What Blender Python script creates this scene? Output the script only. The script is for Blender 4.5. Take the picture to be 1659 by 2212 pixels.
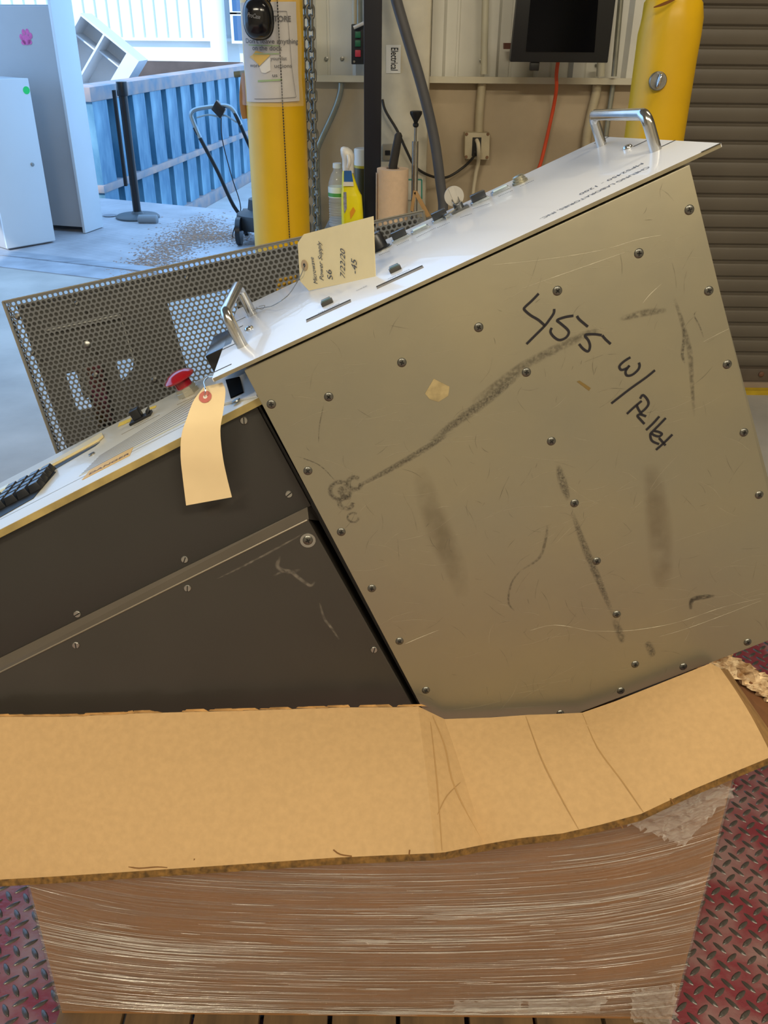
import bpy, bmesh, math, random
from mathutils import Vector as V, Matrix, noise
random.seed(7)
for _o in list(bpy.data.objects): bpy.data.objects.remove(_o)
SC = bpy.context.scene
COL = SC.collection

# ------------------------------------------------------------------ camera
F, TH, RO, CH = 1890.0, math.radians(29.1), 0.010, 1.40
FW = V((0, math.cos(TH), -math.sin(TH)))
_r0 = V((1, 0, 0)); _u0 = V((0, math.sin(TH), math.cos(TH)))
RT = _r0*math.cos(RO) + _u0*math.sin(RO)
UP = _u0*math.cos(RO) - _r0*math.sin(RO)
CP = V((0, 0, CH))
cam = bpy.data.cameras.new('camera'); camo = bpy.data.objects.new('camera', cam); COL.objects.link(camo)
cam.sensor_fit = 'VERTICAL'; cam.sensor_height = 36.0; cam.lens = 36.0*F/2212.0
cam.clip_start = 0.02; cam.clip_end = 200
camo.matrix_world = Matrix(((RT.x, UP.x, -FW.x, CP.x), (RT.y, UP.y, -FW.y, CP.y), (RT.z, UP.z, -FW.z, CP.z), (0, 0, 0, 1)))
SC.camera = camo

# ------------------------------------------------------------------ world, sun, lamps, exposure
SC.view_settings.view_transform = 'Standard'; SC.view_settings.look = 'None'
SC.view_settings.gamma = 1.0; SC.view_settings.use_curve_mapping = False
SC.view_settings.exposure = 0.0
wd = bpy.data.worlds.new('world'); SC.world = wd; wd.use_nodes = True
wn = wd.node_tree; wn.nodes.clear()
bgn = wn.nodes.new('ShaderNodeBackground'); won = wn.nodes.new('ShaderNodeOutputWorld')
bgn.inputs[0].default_value = (0.31, 0.575, 1.0, 1); bgn.inputs[1].default_value = 2.75
wn.links.new(bgn.outputs[0], won.inputs[0])
sun = bpy.data.lights.new('sun', 'SUN'); sun.energy = 3.4; sun.color = (1.0, 0.97, 0.92); sun.angle = 0.01
suno = bpy.data.objects.new('sun', sun); COL.objects.link(suno)
suno.rotation_euler = V((0.55, 1.0, -0.8)).to_track_quat('-Z', 'Y').to_euler()   # light travels towards +Y: strikes the building across the yard
def area(x, y, z, sx, sy, power, col):
    l = bpy.data.lights.new('ceiling_tube_light', 'AREA'); l.shape = 'RECTANGLE'; l.size = sx; l.size_y = sy
    l.energy = power; l.color = col
    o = bpy.data.objects.new('ceiling_tube_light', l); COL.objects.link(o); o.location = (x, y, z); return o
WARM = (1.0, 0.89, 0.68)
for lx, ly, pw in ((-1.2, -2.1, 132), (1.2, -2.1, 132), (1.6, 1.5, 24), (3.0, -2.1, 55)):
    area(lx, ly, 3.92, 1.25, 0.35, pw, WARM)

# ------------------------------------------------------------------ rays from photograph pixels onto real planes
def ray(x, y): return FW + RT*((x-829.5)/F) - UP*((y-1106)/F)
def hit(x, y, p, n):
    d = ray(x, y); return CP + d*((p-CP).dot(n)/d.dot(n))
def at(x, y, Y): return hit(x, y, V((0, Y, 0)), V((0, 1, 0)))
def fl(x, y, z=0.0): return hit(x, y, V((0, 0, z)), V((0, 0, 1)))
def proj(p):
    d = p-CP; k = d.dot(FW); return (829.5+F*d.dot(RT)/k, 1106-F*d.dot(UP)/k, k)

# ------------------------------------------------------------------ materials
def lin(c):
    if isinstance(c, str):
        c = [int(c[i:i+2], 16)/255 for i in (0, 2, 4)]
    return tuple((x/12.92 if x <= 0.04045 else ((x+0.055)/1.055)**2.4) for x in c)
MATS = {}
def mat(name, col, rough=0.5, metal=0.0, var=0.0, scale=12.0, bump=0.0, bscale=60.0, col2=None, coat=0.0, spec=0.5, alpha=1.0, stretch=(1, 1, 1), rvar=0.0, detail=4.0, emit=None, thresh=None, trans=0.0):
    if name in MATS: return MATS[name]
    m = bpy.data.materials.new(name); m.use_nodes = True; nt = m.node_tree; b = nt.nodes['Principled BSDF']
    c = lin(col); b.inputs['Base Color'].default_value = (*c, 1)
    b.inputs['Roughness'].default_value = rough; b.inputs['Metallic'].default_value = metal
    b.inputs['Specular IOR Level'].default_value = spec; b.inputs['Coat Weight'].default_value = coat
    b.inputs['Alpha'].default_value = alpha; b.inputs['Transmission Weight'].default_value = trans
    if emit: b.inputs['Emission Color'].default_value = (*lin(emit[0]), 1); b.inputs['Emission Strength'].default_value = emit[1]
    tc = nt.nodes.new('ShaderNodeTexCoord'); mp = nt.nodes.new('ShaderNodeMapping')
    mp.inputs['Scale'].default_value = stretch; nt.links.new(tc.outputs['Object'], mp.inputs[0])
    if var or col2:
        n = nt.nodes.new('ShaderNodeTexNoise'); n.inputs['Scale'].default_value = scale; n.inputs['Detail'].default_value = detail
        nt.links.new(mp.outputs[0], n.inputs['Vector'])
        r = nt.nodes.new('ShaderNodeValToRGB'); nt.links.new(n.outputs[0], r.inputs[0])
        lo, hi = (thresh if thresh else (0.32, 0.68))
        r.color_ramp.elements[0].position = lo; r.color_ramp.elements[1].position = hi
        c2 = lin(col2) if col2 else c
        r.color_ramp.elements[0].color = (*[x*(1-var) for x in c], 1)
        r.color_ramp.elements[1].color = (*[min(1, x*(1+var)) for x in c2], 1)
        nt.links.new(r.outputs[0], b.inputs['Base Color'])
        if rvar:
            mr = nt.nodes.new('ShaderNodeMapRange'); nt.links.new(n.outputs[0], mr.inputs[0])
            mr.inputs[3].default_value = max(0.02, rough-rvar); mr.inputs[4].default_value = rough+rvar
            nt.links.new(mr.outputs[0], b.inputs['Roughness'])
    if bump:
        n2 = nt.nodes.new('ShaderNodeTexNoise'); n2.inputs['Scale'].default_value = bscale; n2.inputs['Detail'].default_value = 5
        nt.links.new(mp.outputs[0], n2.inputs['Vector'])
        bp = nt.nodes.new('ShaderNodeBump'); bp.inputs['Strength'].default_value = bump; bp.inputs['Distance'].default_value = 0.004
        nt.links.new(n2.outputs[0], bp.inputs['Height']); nt.links.new(bp.outputs[0], b.inputs['Normal'])
    MATS[name] = m; return m

# ------------------------------------------------------------------ mesh builder
ORG = {}
def props(o, label=None, cat=None, group=None, kind=None):
    if label: o['label'] = label
    if cat: o['category'] = cat
    if group: o['group'] = group
    if kind: o['kind'] = kind
    return o
def thing(name, loc, label=None, cat=None, group=None, kind=None):
    o = bpy.data.objects.new(name, None); COL.objects.link(o); o.location = loc; o.empty_display_size = 0.05
    ORG[o] = V(loc); return props(o, label, cat, group, kind)
class MB:
    def __init__(s): s.v = []; s.f = []; s.m = []; s.c = 0; s.uv = {}
    def pts(s, ps):
        k = len(s.v); s.v += [V(p) for p in ps]; return list(range(k, k+len(ps)))
    def face(s, idx): s.f.append(tuple(idx)); s.m.append(s.c)
    def poly(s, ps): s.face(s.pts(ps))
    def box(s, c, a, b, d):
        c, a, b, d = V(c), V(a), V(b), V(d)
        i = s.pts([c+a*x+b*y+d*z for z in (-1, 1) for y in (-1, 1) for x in (-1, 1)])
        for q in ((0, 2, 3, 1), (4, 5, 7, 6), (0, 1, 5, 4), (2, 6, 7, 3), (0, 4, 6, 2), (1, 3, 7, 5)): s.face([i[k] for k in q])
        return s
    def bx(s, x0, x1, y0, y1, z0, z1):
        return s.box(((x0+x1)/2, (y0+y1)/2, (z0+z1)/2), ((x1-x0)/2, 0, 0), (0, (y1-y0)/2, 0), (0, 0, (z1-z0)/2))
    def prism(s, ps, d):
        d = V(d); n = len(ps); a = s.pts(ps); b = s.pts([V(p)+d for p in ps])
        s.face(a[::-1]); s.face(b)
        for i in range(n): j = (i+1) % n; s.face((a[i], a[j], b[j], b[i]))
        return s
    def tube(s, ps, r, n=8, closed=False, flat=1.0):
        ps = [V(p) for p in ps]; m = len(ps); rr = r if isinstance(r, (list, tuple)) else [r]*m
        tg = []
        for i in range(m):
            if closed: t = ps[(i+1) % m]-ps[i-1]
            else: t = ps[min(i+1, m-1)]-ps[max(i-1, 0)]
            tg.append(t.normalized())
        a = tg[0].orthogonal().normalized(); rings = []
        for i in range(m):
            a = (a - tg[i]*a.dot(tg[i])).normalized(); b = tg[i].cross(a)
            rings.append(s.pts([ps[i]+(a*math.cos(2*math.pi*k/n)+b*math.sin(2*math.pi*k/n)*flat)*rr[i] for k in range(n)]))
        for i in range(m if closed else m-1):
            A, B = rings[i], rings[(i+1) % m]
            for k in range(n): l = (k+1) % n; s.face((A[k], A[l], B[l], B[k]))
        if not closed: s.face(rings[0][::-1]); s.face(rings[-1])
        return s
    def lathe(s, c, ax, prof, n=24, cap=True):
        c = V(c); ax = V(ax).normalized(); a = ax.orthogonal().normalized(); b = ax.cross(a); rings = []
        for r, h in prof: rings.append(s.pts([c+ax*h+(a*math.cos(2*math.pi*k/n)+b*math.sin(2*math.pi*k/n))*r for k in range(n)]))
        for A, B in zip(rings, rings[1:]):
            for k in range(n): l = (k+1) % n; s.face((A[k], A[l], B[l], B[k]))
        if cap: s.face(rings[0][::-1]); s.face(rings[-1])
        return s
    def ribbon(s, ps, w, nrm, taper=False):
        ps = [V(p) for p in ps]; nrm = V(nrm).normalized(); m = len(ps); prev = None
        for i in range(m):
            t = (ps[min(i+1, m-1)]-ps[max(i-1, 0)]).normalized(); d = t.cross(nrm)
            ww = (w[i] if isinstance(w, (list, tuple)) else w)*0.5
            if taper: ww *= 0.25+0.75*math.sin(math.pi*(i+0.3)/(m-0.4))
            k = s.pts([ps[i]+d*ww, ps[i]-d*ww])
            if prev: s.face((prev[0], prev[1], k[1], k[0]))
            prev = k
        return s
    def add_mesh(s, me, fn):
        k = len(s.v); s.v += [fn(p.co) for p in me.vertices]
        for p in me.polygons: s.f.append(tuple(k+i for i in p.vertices)); s.m.append(s.c)
    def build(s, name, mats, parent=None, label=None, cat=None, group=None, kind=None, smooth=0, bevel=0, seg=2, uv=None):
        if not isinstance(mats, (list, tuple)): mats = [mats]
        if parent is not None: o0 = ORG[parent]
        else:
            xs = [p.x for p in s.v]; ys = [p.y for p in s.v]; zs = [p.z for p in s.v]
            o0 = V(((min(xs)+max(xs))/2, (min(ys)+max(ys))/2, min(zs)))
        me = bpy.data.meshes.new(name); me.from_pydata([p-o0 for p in s.v], [], s.f)
        for m in mats: me.materials.append(m)
        me.polygons.foreach_set('material_index', s.m)
        if uv:
            l = me.uv_layers.new(name='UVMap'); 
            for lp in me.loops: l.data[lp.index].uv = uv[lp.vertex_index]
        bm = bmesh.new(); bm.from_mesh(me)
        if not uv: bmesh.ops.recalc_face_normals(bm, faces=bm.faces)
        if bevel:
            es = [e for e in bm.edges if len(e.link_faces) == 2 and e.calc_face_angle(0) > 0.5]
            bmesh.ops.bevel(bm, geom=es, offset=bevel, segments=seg, profile=0.6, affect='EDGES', clamp_overlap=True)
        bm.to_mesh(me); bm.free()
        if smooth or bevel:
            me.shade_smooth(); me.set_sharp_from_angle(angle=math.radians(smooth or 35))
        o = bpy.data.objects.new(name, me); COL.objects.link(o)
        if parent is not None: o.parent = parent
        else: o.location = o0
        ORG[o] = o0
        return props(o, label, cat, group, kind)
def inst(name, me, parent, M, label=None):
    o = bpy.data.objects.new(name, me); COL.objects.link(o); o.parent = parent
    o.matrix_basis = Matrix.Translation(-ORG[parent]) @ M
    if label: o['label'] = label
    return o
def meshdata(mb, name, mats, smooth=0, bevel=0):
    o = mb.build(name, mats, smooth=smooth, bevel=bevel); me = o.data
    off = ORG[o]; me.transform(Matrix.Translation(off)); ORG.pop(o); bpy.data.objects.remove(o); return me
def frame(o, x, y, z):
    x, y, z = V(x).normalized(), V(y).normalized(), V(z).normalized()
    return Matrix(((x.x, y.x, z.x, o.x), (x.y, y.y, z.y, o.y), (x.z, y.z, z.z, o.z), (0, 0, 0, 1)))
def spline(ps, n=6):
    ps = [V(p) for p in ps]; out = []
    for i in range(len(ps)-1):
        p0, p1, p2, p3 = ps[max(i-1, 0)], ps[i], ps[i+1], ps[min(i+2, len(ps)-1)]
        for k in range(n):
            t = k/n; out.append(0.5*((2*p1)+(p2-p0)*t+(2*p0-5*p1+4*p2-p3)*t*t+(3*p1-p0-3*p2+p3)*t**3))
    out.append(ps[-1]); return out
TXT = {}
def textmesh(t, bold=0.0):
    if (t, bold) in TXT: return TXT[(t, bold)]
    c = bpy.data.curves.new('lettering', 'FONT'); c.body = t; c.size = 1; c.offset = bold; c.resolution_u = 3
    o = bpy.data.objects.new('lettering', c); COL.objects.link(o)
    me = bpy.data.meshes.new_from_object(o); bpy.data.objects.remove(o); bpy.data.curves.remove(c)
    TXT[(t, bold)] = me; return me
def write(mb, t, o, x, y, size=None, width=None, bold=0.0, lift=0.0004, shear=0.0):
    """lettering flat on a surface: o = start of baseline, x = reading direction, y = letter-up"""
    me = textmesh(t, bold); x, y = V(x).normalized(), V(y).normalized(); n = x.cross(y)
    xs = [p.co.x for p in me.vertices]; w = max(xs)-min(xs); x0 = min(xs)
    sy = size; sx = size
    if width: sx = width/w; sy = size or sx
    o = V(o)
    mb.add_mesh(me, lambda p: o + x*((p.x-x0)*sx+p.y*sy*shear) + y*(p.y*sy) + n*lift)
Z3 = V((0, 0, 1)); X3 = V((1, 0, 0)); Y3 = V((0, 1, 0))

# common materials
BLK = mat('black_ink', '17151a', 0.6)
BLACKP = mat('black_plastic', '16171a', 0.35, var=0.1)
CHROME = mat('chrome_steel', 'c9c8c4', 0.18, 1.0, var=0.12, scale=40, rvar=0.08)
STEEL = mat('dull_steel', '9a9a96', 0.4, 1.0, var=0.15, scale=60)
KRAFT = mat('kraft_cardboard', 'bb8b4c', 0.85, var=0.10, scale=35, bump=0.15, bscale=140, spec=0.2, detail=8)

# ================================================================== SETTING
concrete = mat('concrete_floor', 'a9a49c', 0.75, var=0.16, scale=3.0, bump=0.25, bscale=40, detail=8)
concrete_out = mat('pale_concrete', 'b9bab8', 0.8, var=0.12, scale=2.0, bump=0.2, bscale=30, detail=8)
beigewall = mat('beige_painted_concrete', 'ad9c82', 0.7, var=0.10, scale=5.0, bump=0.2, bscale=25, detail=7)
whitemetal = mat('white_painted_siding', 'd8d6cc', 0.5, var=0.05, scale=6)
drab = mat('drab_interior', '9c9484', 0.8, var=0.08, scale=3)
WY = 3.65
m = MB(); m.bx(-16, 5.2, -6.2, 5.86, -0.3, 0.0); floor = m.build('floor', concrete, kind='structure', label='smooth grey concrete floor of the loading bay')
m = MB(); m.bx(-14, 14, 5.86, 60, -0.8, -0.58); m.build('floor_yard', concrete_out, kind='structure', label='pale concrete yard outside the open dock door')
m = MB(); m.bx(-4.7, 4.7, -4.2, WY+0.25, 3.98, 4.12); m.build('ceiling', drab, kind='structure', label='plain ceiling above the loading bay')
m = MB(); m.bx(-4.7, 4.7, -4.35, -4.2, 0, 4); m.build('wall_back', drab, kind='structure', label='plain wall behind the camera')
m = MB(); m.bx(-4.85, -4.7, -4.35, 0.4, 0, 4); m.bx(-4.85, -4.7, 0.4, WY+0.25, 3.3, 4); m.build('wall_left', drab, kind='structure', label='plain left wall of the bay with an added unseen opening for daylight')  # opening added out of view to bring more daylight onto the white panel
m = MB(); m.bx(4.7, 4.85, -4.35, WY+0.25, 0, 4); m.build('wall_right', drab, kind='structure', label='plain right wall of the bay')
ledge_z = at(1000, 178, WY).z
XJ = -0.40; XD = 1.03
wf = MB(); wf.bx(XJ, XD, WY, WY+0.25, 0, ledge_z); wf.bx(XJ, XD, WY+0.09, WY+0.25, ledge_z, 4.0)
wf.bx(-4.7, XJ, WY, WY+0.25, 3.3, 4.0); wf.bx(XD, 4.7, WY+0.1, WY+0.25, 2.6, 4.0)
wall = wf.build('wall_front', beigewall, kind='structure', label='beige concrete wall below white corrugated siding')
# corrugated siding sheets above the ledge: each sheet one part
def siding(x0, x1, name='siding_sheet'):
    prof = []; x = x0; p = 0.20
    while x < x1-1e-6:
        for dx, dy in ((0, 0), (0.045, 0), (0.058, 0.032), (0.10, 0.032), (0.113, 0), (0.15, 0), (0.153, -0.004), (0.160, -0.004), (0.163, 0)):
            if x+dx < x1: prof.append((x+dx, dy))
        x += p
    prof.append((x1, 0)); b = MB()
    lo = b.pts([V((a, WY+0.035-c, ledge_z+0.012)) for a, c in prof]); hi = b.pts([V((a, WY+0.035-c, 3.96)) for a, c in prof])
    for i in range(len(prof)-1): b.face((lo[i], lo[i+1], hi[i+1], hi[i]))
    return b.build(name, whitemetal, wall)
for a, c in ((XJ+0.02, 0.10), (0.10, 0.63), (0.63, 1.015)): siding(a, c)
scrw = MB(); scrw.lathe((0, 0, 0), (0, -1, 0), [(0.008, 0), (0.008, 0.002), (0.004, 0.003), (0.004, 0.007)], 10)
scrw_me = meshdata(scrw, 'siding_screw', STEEL, 40)
for px, py in ((705, 127), (739, 127), (936, 130), (1040, 131), (1290, 140)):
    q = at(px, py, WY+0.03); inst('siding_screw', scrw_me, wall, Matrix.Translation(q))
# ledge
lz = at(1000, 164, WY).z
m = MB(); m.prism([V((XJ, WY, ledge_z)), V((XJ, WY-0.055, ledge_z)), V((XJ, WY-0.055, lz)), V((XJ, WY-0.045, lz)), V((XJ, WY-0.045, ledge_z+0.006)), V((XJ, WY, ledge_z+0.006))], (XD-XJ, 0, 0))
m.build('trim_1', mat('cream_ledge_paint', 'd6d0bc', 0.5, var=0.12, scale=9, col2='c0b69c'), kind='structure', label='cream steel angle ledge along the foot of the siding')
# round column painted white
m = MB(); a0 = at(826, 180, 3.52).x; a1 = at(928, 180, 3.52).x
colmat = mat('cream_column_paint', 'd2cab4', 0.55, var=0.08, scale=14, bump=0.2, bscale=40)
m.bx(a0-0.02, a1, 3.50, WY-0.001, 0, 3.97); colo = m.build('steel_column', colmat, kind='structure', bevel=0.02, label='cream painted steel column against the wall')
# electrical label
lb = thing('paper_label', at(846, 158, 3.498), 'white paper label reading Electrical taped sideways on the cream column', 'label')
m = MB(); p = [at(*q, 3.498) for q in ((834, 97), (866, 97), (865, 158), (834, 158))]; m.prism(p, (0, -0.0008, 0)); m.build('paper', mat('white_paper', 'e9e6dc', 0.8), lb)
m = MB(); o = at(845, 103, 3.4965); write(m, 'Electrical', o, -Z3, X3, size=0.036, width=(at(845, 103, 3.4965)-at(845, 152, 3.4965)).length, bold=0.01)
m.build('lettering', BLK, lb)
# roll-up door
slatm = mat('grey_brown_slat_paint', '625a4e', 0.45, var=0.06, scale=5)
rd = thing('door_1', (2.7, WY+0.05, 0.0), 'closed grey brown slatted roll-up door at the right', kind='structure')
s = MB(); SP = 0.0655; prof = [(0.0, 0.0), (-0.006, 0.006), (-0.009, SP*0.3), (-0.009, SP*0.7), (-0.006, SP-0.012), (0.004, SP-0.007), (0.004, SP)]
lo = s.pts([V((0, y, z)) for y, z in prof]); hi = s.pts([V((3.4, y, z)) for y, z in prof])
for i in range(len(prof)-1): s.face((lo[i], hi[i], hi[i+1], lo[i+1]))
slat_me = meshdata(s, 'slat', slatm, 25)
zb = at(1659, 792, WY+0.04).z
for k in range(int((2.62-zb)/SP)+1): inst('slat', slat_me, rd, Matrix.Translation((XD+0.02, WY+0.04, zb+k*SP)))
m = MB(); m.bx(XD+0.02, 4.6, WY+0.0, WY+0.05, zb-0.055, zb+0.004); bb = m.build('bottom_bar', mat('brown_bar', '5b5044', 0.5, var=0.15), rd, bevel=0.004)
m = MB(); m.lathe(at(1644, 808, WY), (0, -1, 0), [(0.012, 0), (0.012, 0.006), (0.006, 0.01)], 10); m.build('bolt', mat('rusty_bolt', '6b4a38', 0.7), bb)
m = MB(); m.bx(XD+0.02, 4.6, WY-0.01, WY+0.06, 0.0, zb-0.056); m.build('sill', mat('pinkish_sill', '8f7f6e', 0.7, var=0.1), rd)
m = MB(); m.bx(XD, 4.6, WY+0.06, WY+0.07, 0.0, 2.75); m.build('light_block_sheet', slatm, rd)  # added sheet, unseen behind the slats, blocks sky light leaking through gaps
m = MB(); m.bx(XD-0.015, XD+0.03, WY-0.01, WY+0.09, 0, 2.7); m.build('guide_channel', mat('guide_grey', '6f6a60', 0.5), rd)
m = MB(); m.bx(XD+0.02, 4.6, WY-0.05, WY-0.012, 0.0, 0.02); m.build('floor_strip', mat('yellow_strip_paint', 'b99a1c', 0.6, var=0.2), kind='structure', label='thin yellow strip on the floor along the roll-up door')

# ================================================================== OUTSIDE
# building across the yard
bw = mat('white_siding_outside', 'd9dedf', 0.6); bl = mat('white_base_wall', 'dcdedb', 0.7, var=0.04, scale=2)
BY = 18.0; zs = at(350, 84, BY).z
bd = thing('warehouse_building', (-4, BY+1.5, -0.58), 'white corrugated warehouse building across the bright yard', 'building')
m = MB(); prof = []; x = -9.0
while x < 2.2:
    prof += [(x, 0), (x+0.11, 0), (x+0.125, 0.045), (x+0.175, 0.045), (x+0.19, 0)]; x += 0.21
lo = m.pts([V((a, BY-c, zs)) for a, c in prof]); hi = m.pts([V((a, BY-c, 6.0)) for a, c in prof])
for i in range(len(prof)-1): m.face((lo[i], lo[i+1], hi[i+1], hi[i]))
m.build('corrugated_siding', bw, bd)
m = MB(); m.bx(-9, 2.3, BY+0.08, BY+3, -0.58, 6.0); m.build('base_wall', bl, bd)
m = MB(); m.bx(-9, 2.3, BY-0.05, BY+0.1, zs-0.03, zs+0.02); m.build('flashing', bw, bd)
q = at(470, 90, BY-0.3); m = MB(); m.tube([V((q.x, BY-0.2, -0.58)), V((q.x, BY-0.2, 6.0))], 0.15, 14); m.build('downpipe', mat('white_pipe', 'dfe2e2', 0.5), bd, smooth=40)
wx0 = at(505, 60, BY-0.1).x; wx1 = at(560, 60, BY-0.1).x
for z0, z1 in ((at(505, 87, BY).z, at(505, 34, BY).z), (at(505, 24, BY).z, at(505, -30, BY).z)):
    m = MB(); m.bx(wx0-0.05, wx1+0.05, BY-0.12, BY-0.02, z0-0.05, z1+0.05); w_ = m.build('window', mat('white_window_frame', 'dfe4e6', 0.5), bd)
    m = MB(); m.bx(wx0, wx1, BY-0.13, BY-0.1, z0, z1); m.build('pane', mat('dark_window_glass', '33587e', 0.1, spec=0.8), w_)

# outside steel dock plate with fine tread
dp = mat('dock_plate_steel', 'a3a4a8', 0.6, 0.0, var=0.18, scale=3, detail=8)
nt = dp.node_tree; b = nt.nodes['Principled BSDF']
ch = nt.nodes.new('ShaderNodeTexVoronoi'); ch.inputs['Scale'].default_value = 18; ch.inputs['Randomness'].default_value = 0.0
tc = nt.nodes.new('ShaderNodeTexCoord'); mp = nt.nodes.new('ShaderNodeMapping'); mp.inputs['Rotation'].default_value = (0, 0, 0.6); mp.inputs['Scale'].default_value = (1, 1, 0.01)
nt.links.new(tc.outputs['Object'], mp.inputs[0]); nt.links.new(mp.outputs[0], ch.inputs['Vector'])
bp = nt.nodes.new('ShaderNodeBump'); bp.inputs['Strength'].default_value = 0.5; bp.inputs['Distance'].default_value = 0.008; bp.invert = True
nt.links.new(ch.outputs['Distance'], bp.inputs['Height']); nt.links.new(bp.outputs[0], b.inputs['Normal'])
dock = thing('dock_plate', (-2.0, 7.0, 0), 'grey treaded steel dock plate outside the open door', 'dock plate')
e1 = fl(0, 553); e2 = fl(340, 592); dirp = (e2-e1).normalized(); nrm = V((-dirp.y, dirp.x, 0))
Pq = lambda s_, t_: e1 + dirp*s_ + nrm*t_
m = MB(); m.prism([Pq(-4, 0.12)-Z3*0.05, Pq(5, 0.12)-Z3*0.05, fl(620, 466)-Z3*0.05, fl(405, 446)-Z3*0.05, fl(223, 429)-Z3*0.05, V((-6.0, 8.3, -0.05))], (0, 0, 0.053)); m.build('plate', dp, dock)
m = MB(); m.prism([Pq(-4, 0.0), Pq(5, 0.0), Pq(5, 0.118), Pq(-4, 0.118)], (0, 0, 0.010)); m.build('hinge_bar', mat('worn_steel_bar', '9da3ab', 0.45, 0.4, var=0.2, scale=6, stretch=(1, 4, 1)), dock)
m = MB(); m.prism([Pq(-4, -0.25), Pq(5, -0.25), Pq(5, -0.005), Pq(-4, -0.005)], (0, 0, 0.005)); m.build('lip', mat('worn_lip', '999da3', 0.6, 0.1, var=0.2, scale=5), dock)
m = MB(); m.prism([Pq(-4, 0.12)-Z3*0.58, Pq(5, 0.12)-Z3*0.58, fl(620, 467)-Z3*0.58, fl(405, 447)-Z3*0.58, fl(223, 430)-Z3*0.58, V((-6.0, 8.29, -0.58))], (0, 0, 0.529)); m.build('support', mat('pit_dark', '5c5d5e', 0.8), dock)
# brown sawdust scattered on it
m = MB(); rr = random.Random(3)
for k in range(5200):
    t = rr.random(); c = fl(300+150*t+rr.gauss(0, 30), 590-110*t+rr.gauss(0, 11)) if k % 4 else fl(470+rr.gauss(0, 40), 512+rr.gauss(0, 8))
    a = rr.random()*6.28; r = 0.004+rr.random()*0.008; z = 0.0042
    m.poly([V((c.x+r*math.cos(a+j*2.1), c.y+r*math.sin(a+j*2.1), z+rr.random()*0.002)) for j in range(3)])
m.build('sawdust', mat('brown_sawdust', 'a07a5e', 0.9, var=0.2, scale=30), label='brown sawdust strewn across the steel dock plate', cat='sawdust', kind='stuff')

# dumpster
A0 = V((-2.80, 8.5, 0)); B0 = V((-2.05, 14.16, 0)); de = (B0-A0).normalized(); dl = V((-de.y, de.x, 0)); L_ = (B0-A0).length
zt, zbm = 0.834, -0.58
D = lambda s_, t_, z: A0 + de*s_ + dl*t_ + Z3*z
bluem = mat('worn_blue_paint', '3c7a9c', 0.55, var=0.18, scale=7, col2='6c98ac', stretch=(1, 1, 0.35), bump=0.2, bscale=14, detail=8)
rustm = mat('rusty_rail_paint', '7f95a6', 0.7, var=0.25, scale=5, col2='a08a80', detail=8)
dk = mat('dumpster_inside', '5a4f49', 0.9, var=0.2, scale=3)
du = thing('dumpster', D(L_/2, 1.1, zbm), 'worn blue steel dumpster with ribbed side in the yard', 'dumpster')
m = MB()
m.prism([D(0, 0, zbm+0.06), D(L_, 0, zbm+0.06), D(L_, 0.05, zbm+0.06), D(0, 0.05, zbm+0.06)], (0, 0, zt-zbm-0.06)); m.build('side_wall', bluem, du)
m = MB(); m.prism([D(0, 2.25, zbm+0.06), D(L_, 2.25, zbm+0.06), D(L_, 2.3, zbm+0.06), D(0, 2.3, zbm+0.06)], (0, 0, zt-zbm-0.06)); m.build('side_wall', bluem, du)
for s0 in (0.0, L_-0.05):
    m = MB(); m.prism([D(s0, 0.05, zbm+0.06), D(s0+0.05, 0.05, zbm+0.06), D(s0+0.05, 2.25, zbm+0.06), D(s0, 2.25, zbm+0.06)], (0, 0, zt-zbm+(0.02 if s0 else -0.06))); m.build('end_wall', dk, du)
m = MB(); m.prism([D(0.05, 0.05, zbm+0.05), D(L_-0.05, 0.05, zbm+0.05), D(L_-0.05, 2.25, zbm+0.05), D(0.05, 2.25, zbm+0.05)], (0, 0, 0.1)); m.build('bottom', dk, du)
for nm, z0, z1, ex in (('top_rail', zt-0.05, zt+0.07, 0.20), ('middle_rail', 0.02, 0.09, 0.205), ('bottom_rail', zbm, zbm+0.14, 0.22)):
    m = MB(); m.prism([D(-0.02, -ex, z0), D(L_+0.02, -ex, z0), D(L_+0.02, 0.06, z0), D(-0.02, 0.06, z0)], (0, 0, z1-z0)); m.build(nm, rustm, du, bevel=0.012)
rib = MB(); rib.prism([de*-0.05-dl*0.19, de*0.26-dl*0.19, de*0.29, de*-0.05], (0, 0, zt-zbm-0.19)); rib_me = meshdata(rib, 'rib', bluem)
k = 0.06
while k < L_-0.3:
    inst('rib', rib_me, du, Matrix.Translation(D(k, 0, zbm+0.14))); k += 0.46
# rubble inside
m = MB(); n1, n2 = 40, 16; ids = {}
for i in range(n1+1):
    for j in range(n2+1):
        q = D(0.08+(L_-0.16)*i/n1, 0.08+2.1*j/n2, 0); z = 0.56+0.12*noise.noise(V((i*0.5, j*0.6, 1)))+0.05*noise.noise(V((i*1.7, j*1.9, 4)))
        ids[i, j] = m.pts([V((q.x, q.y, z))])[0]
for i in range(n1):
    for j in range(n2): m.face((ids[i, j], ids[i+1, j], ids[i+1, j+1], ids[i, j+1]))
m.build('rubble', mat('dumpster_rubble', '8b8d90', 0.9, var=0.3, scale=4, bump=0.4, bscale=20), label='loose grey rubble filling the blue dumpster', cat='rubble', kind='stuff')
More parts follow.
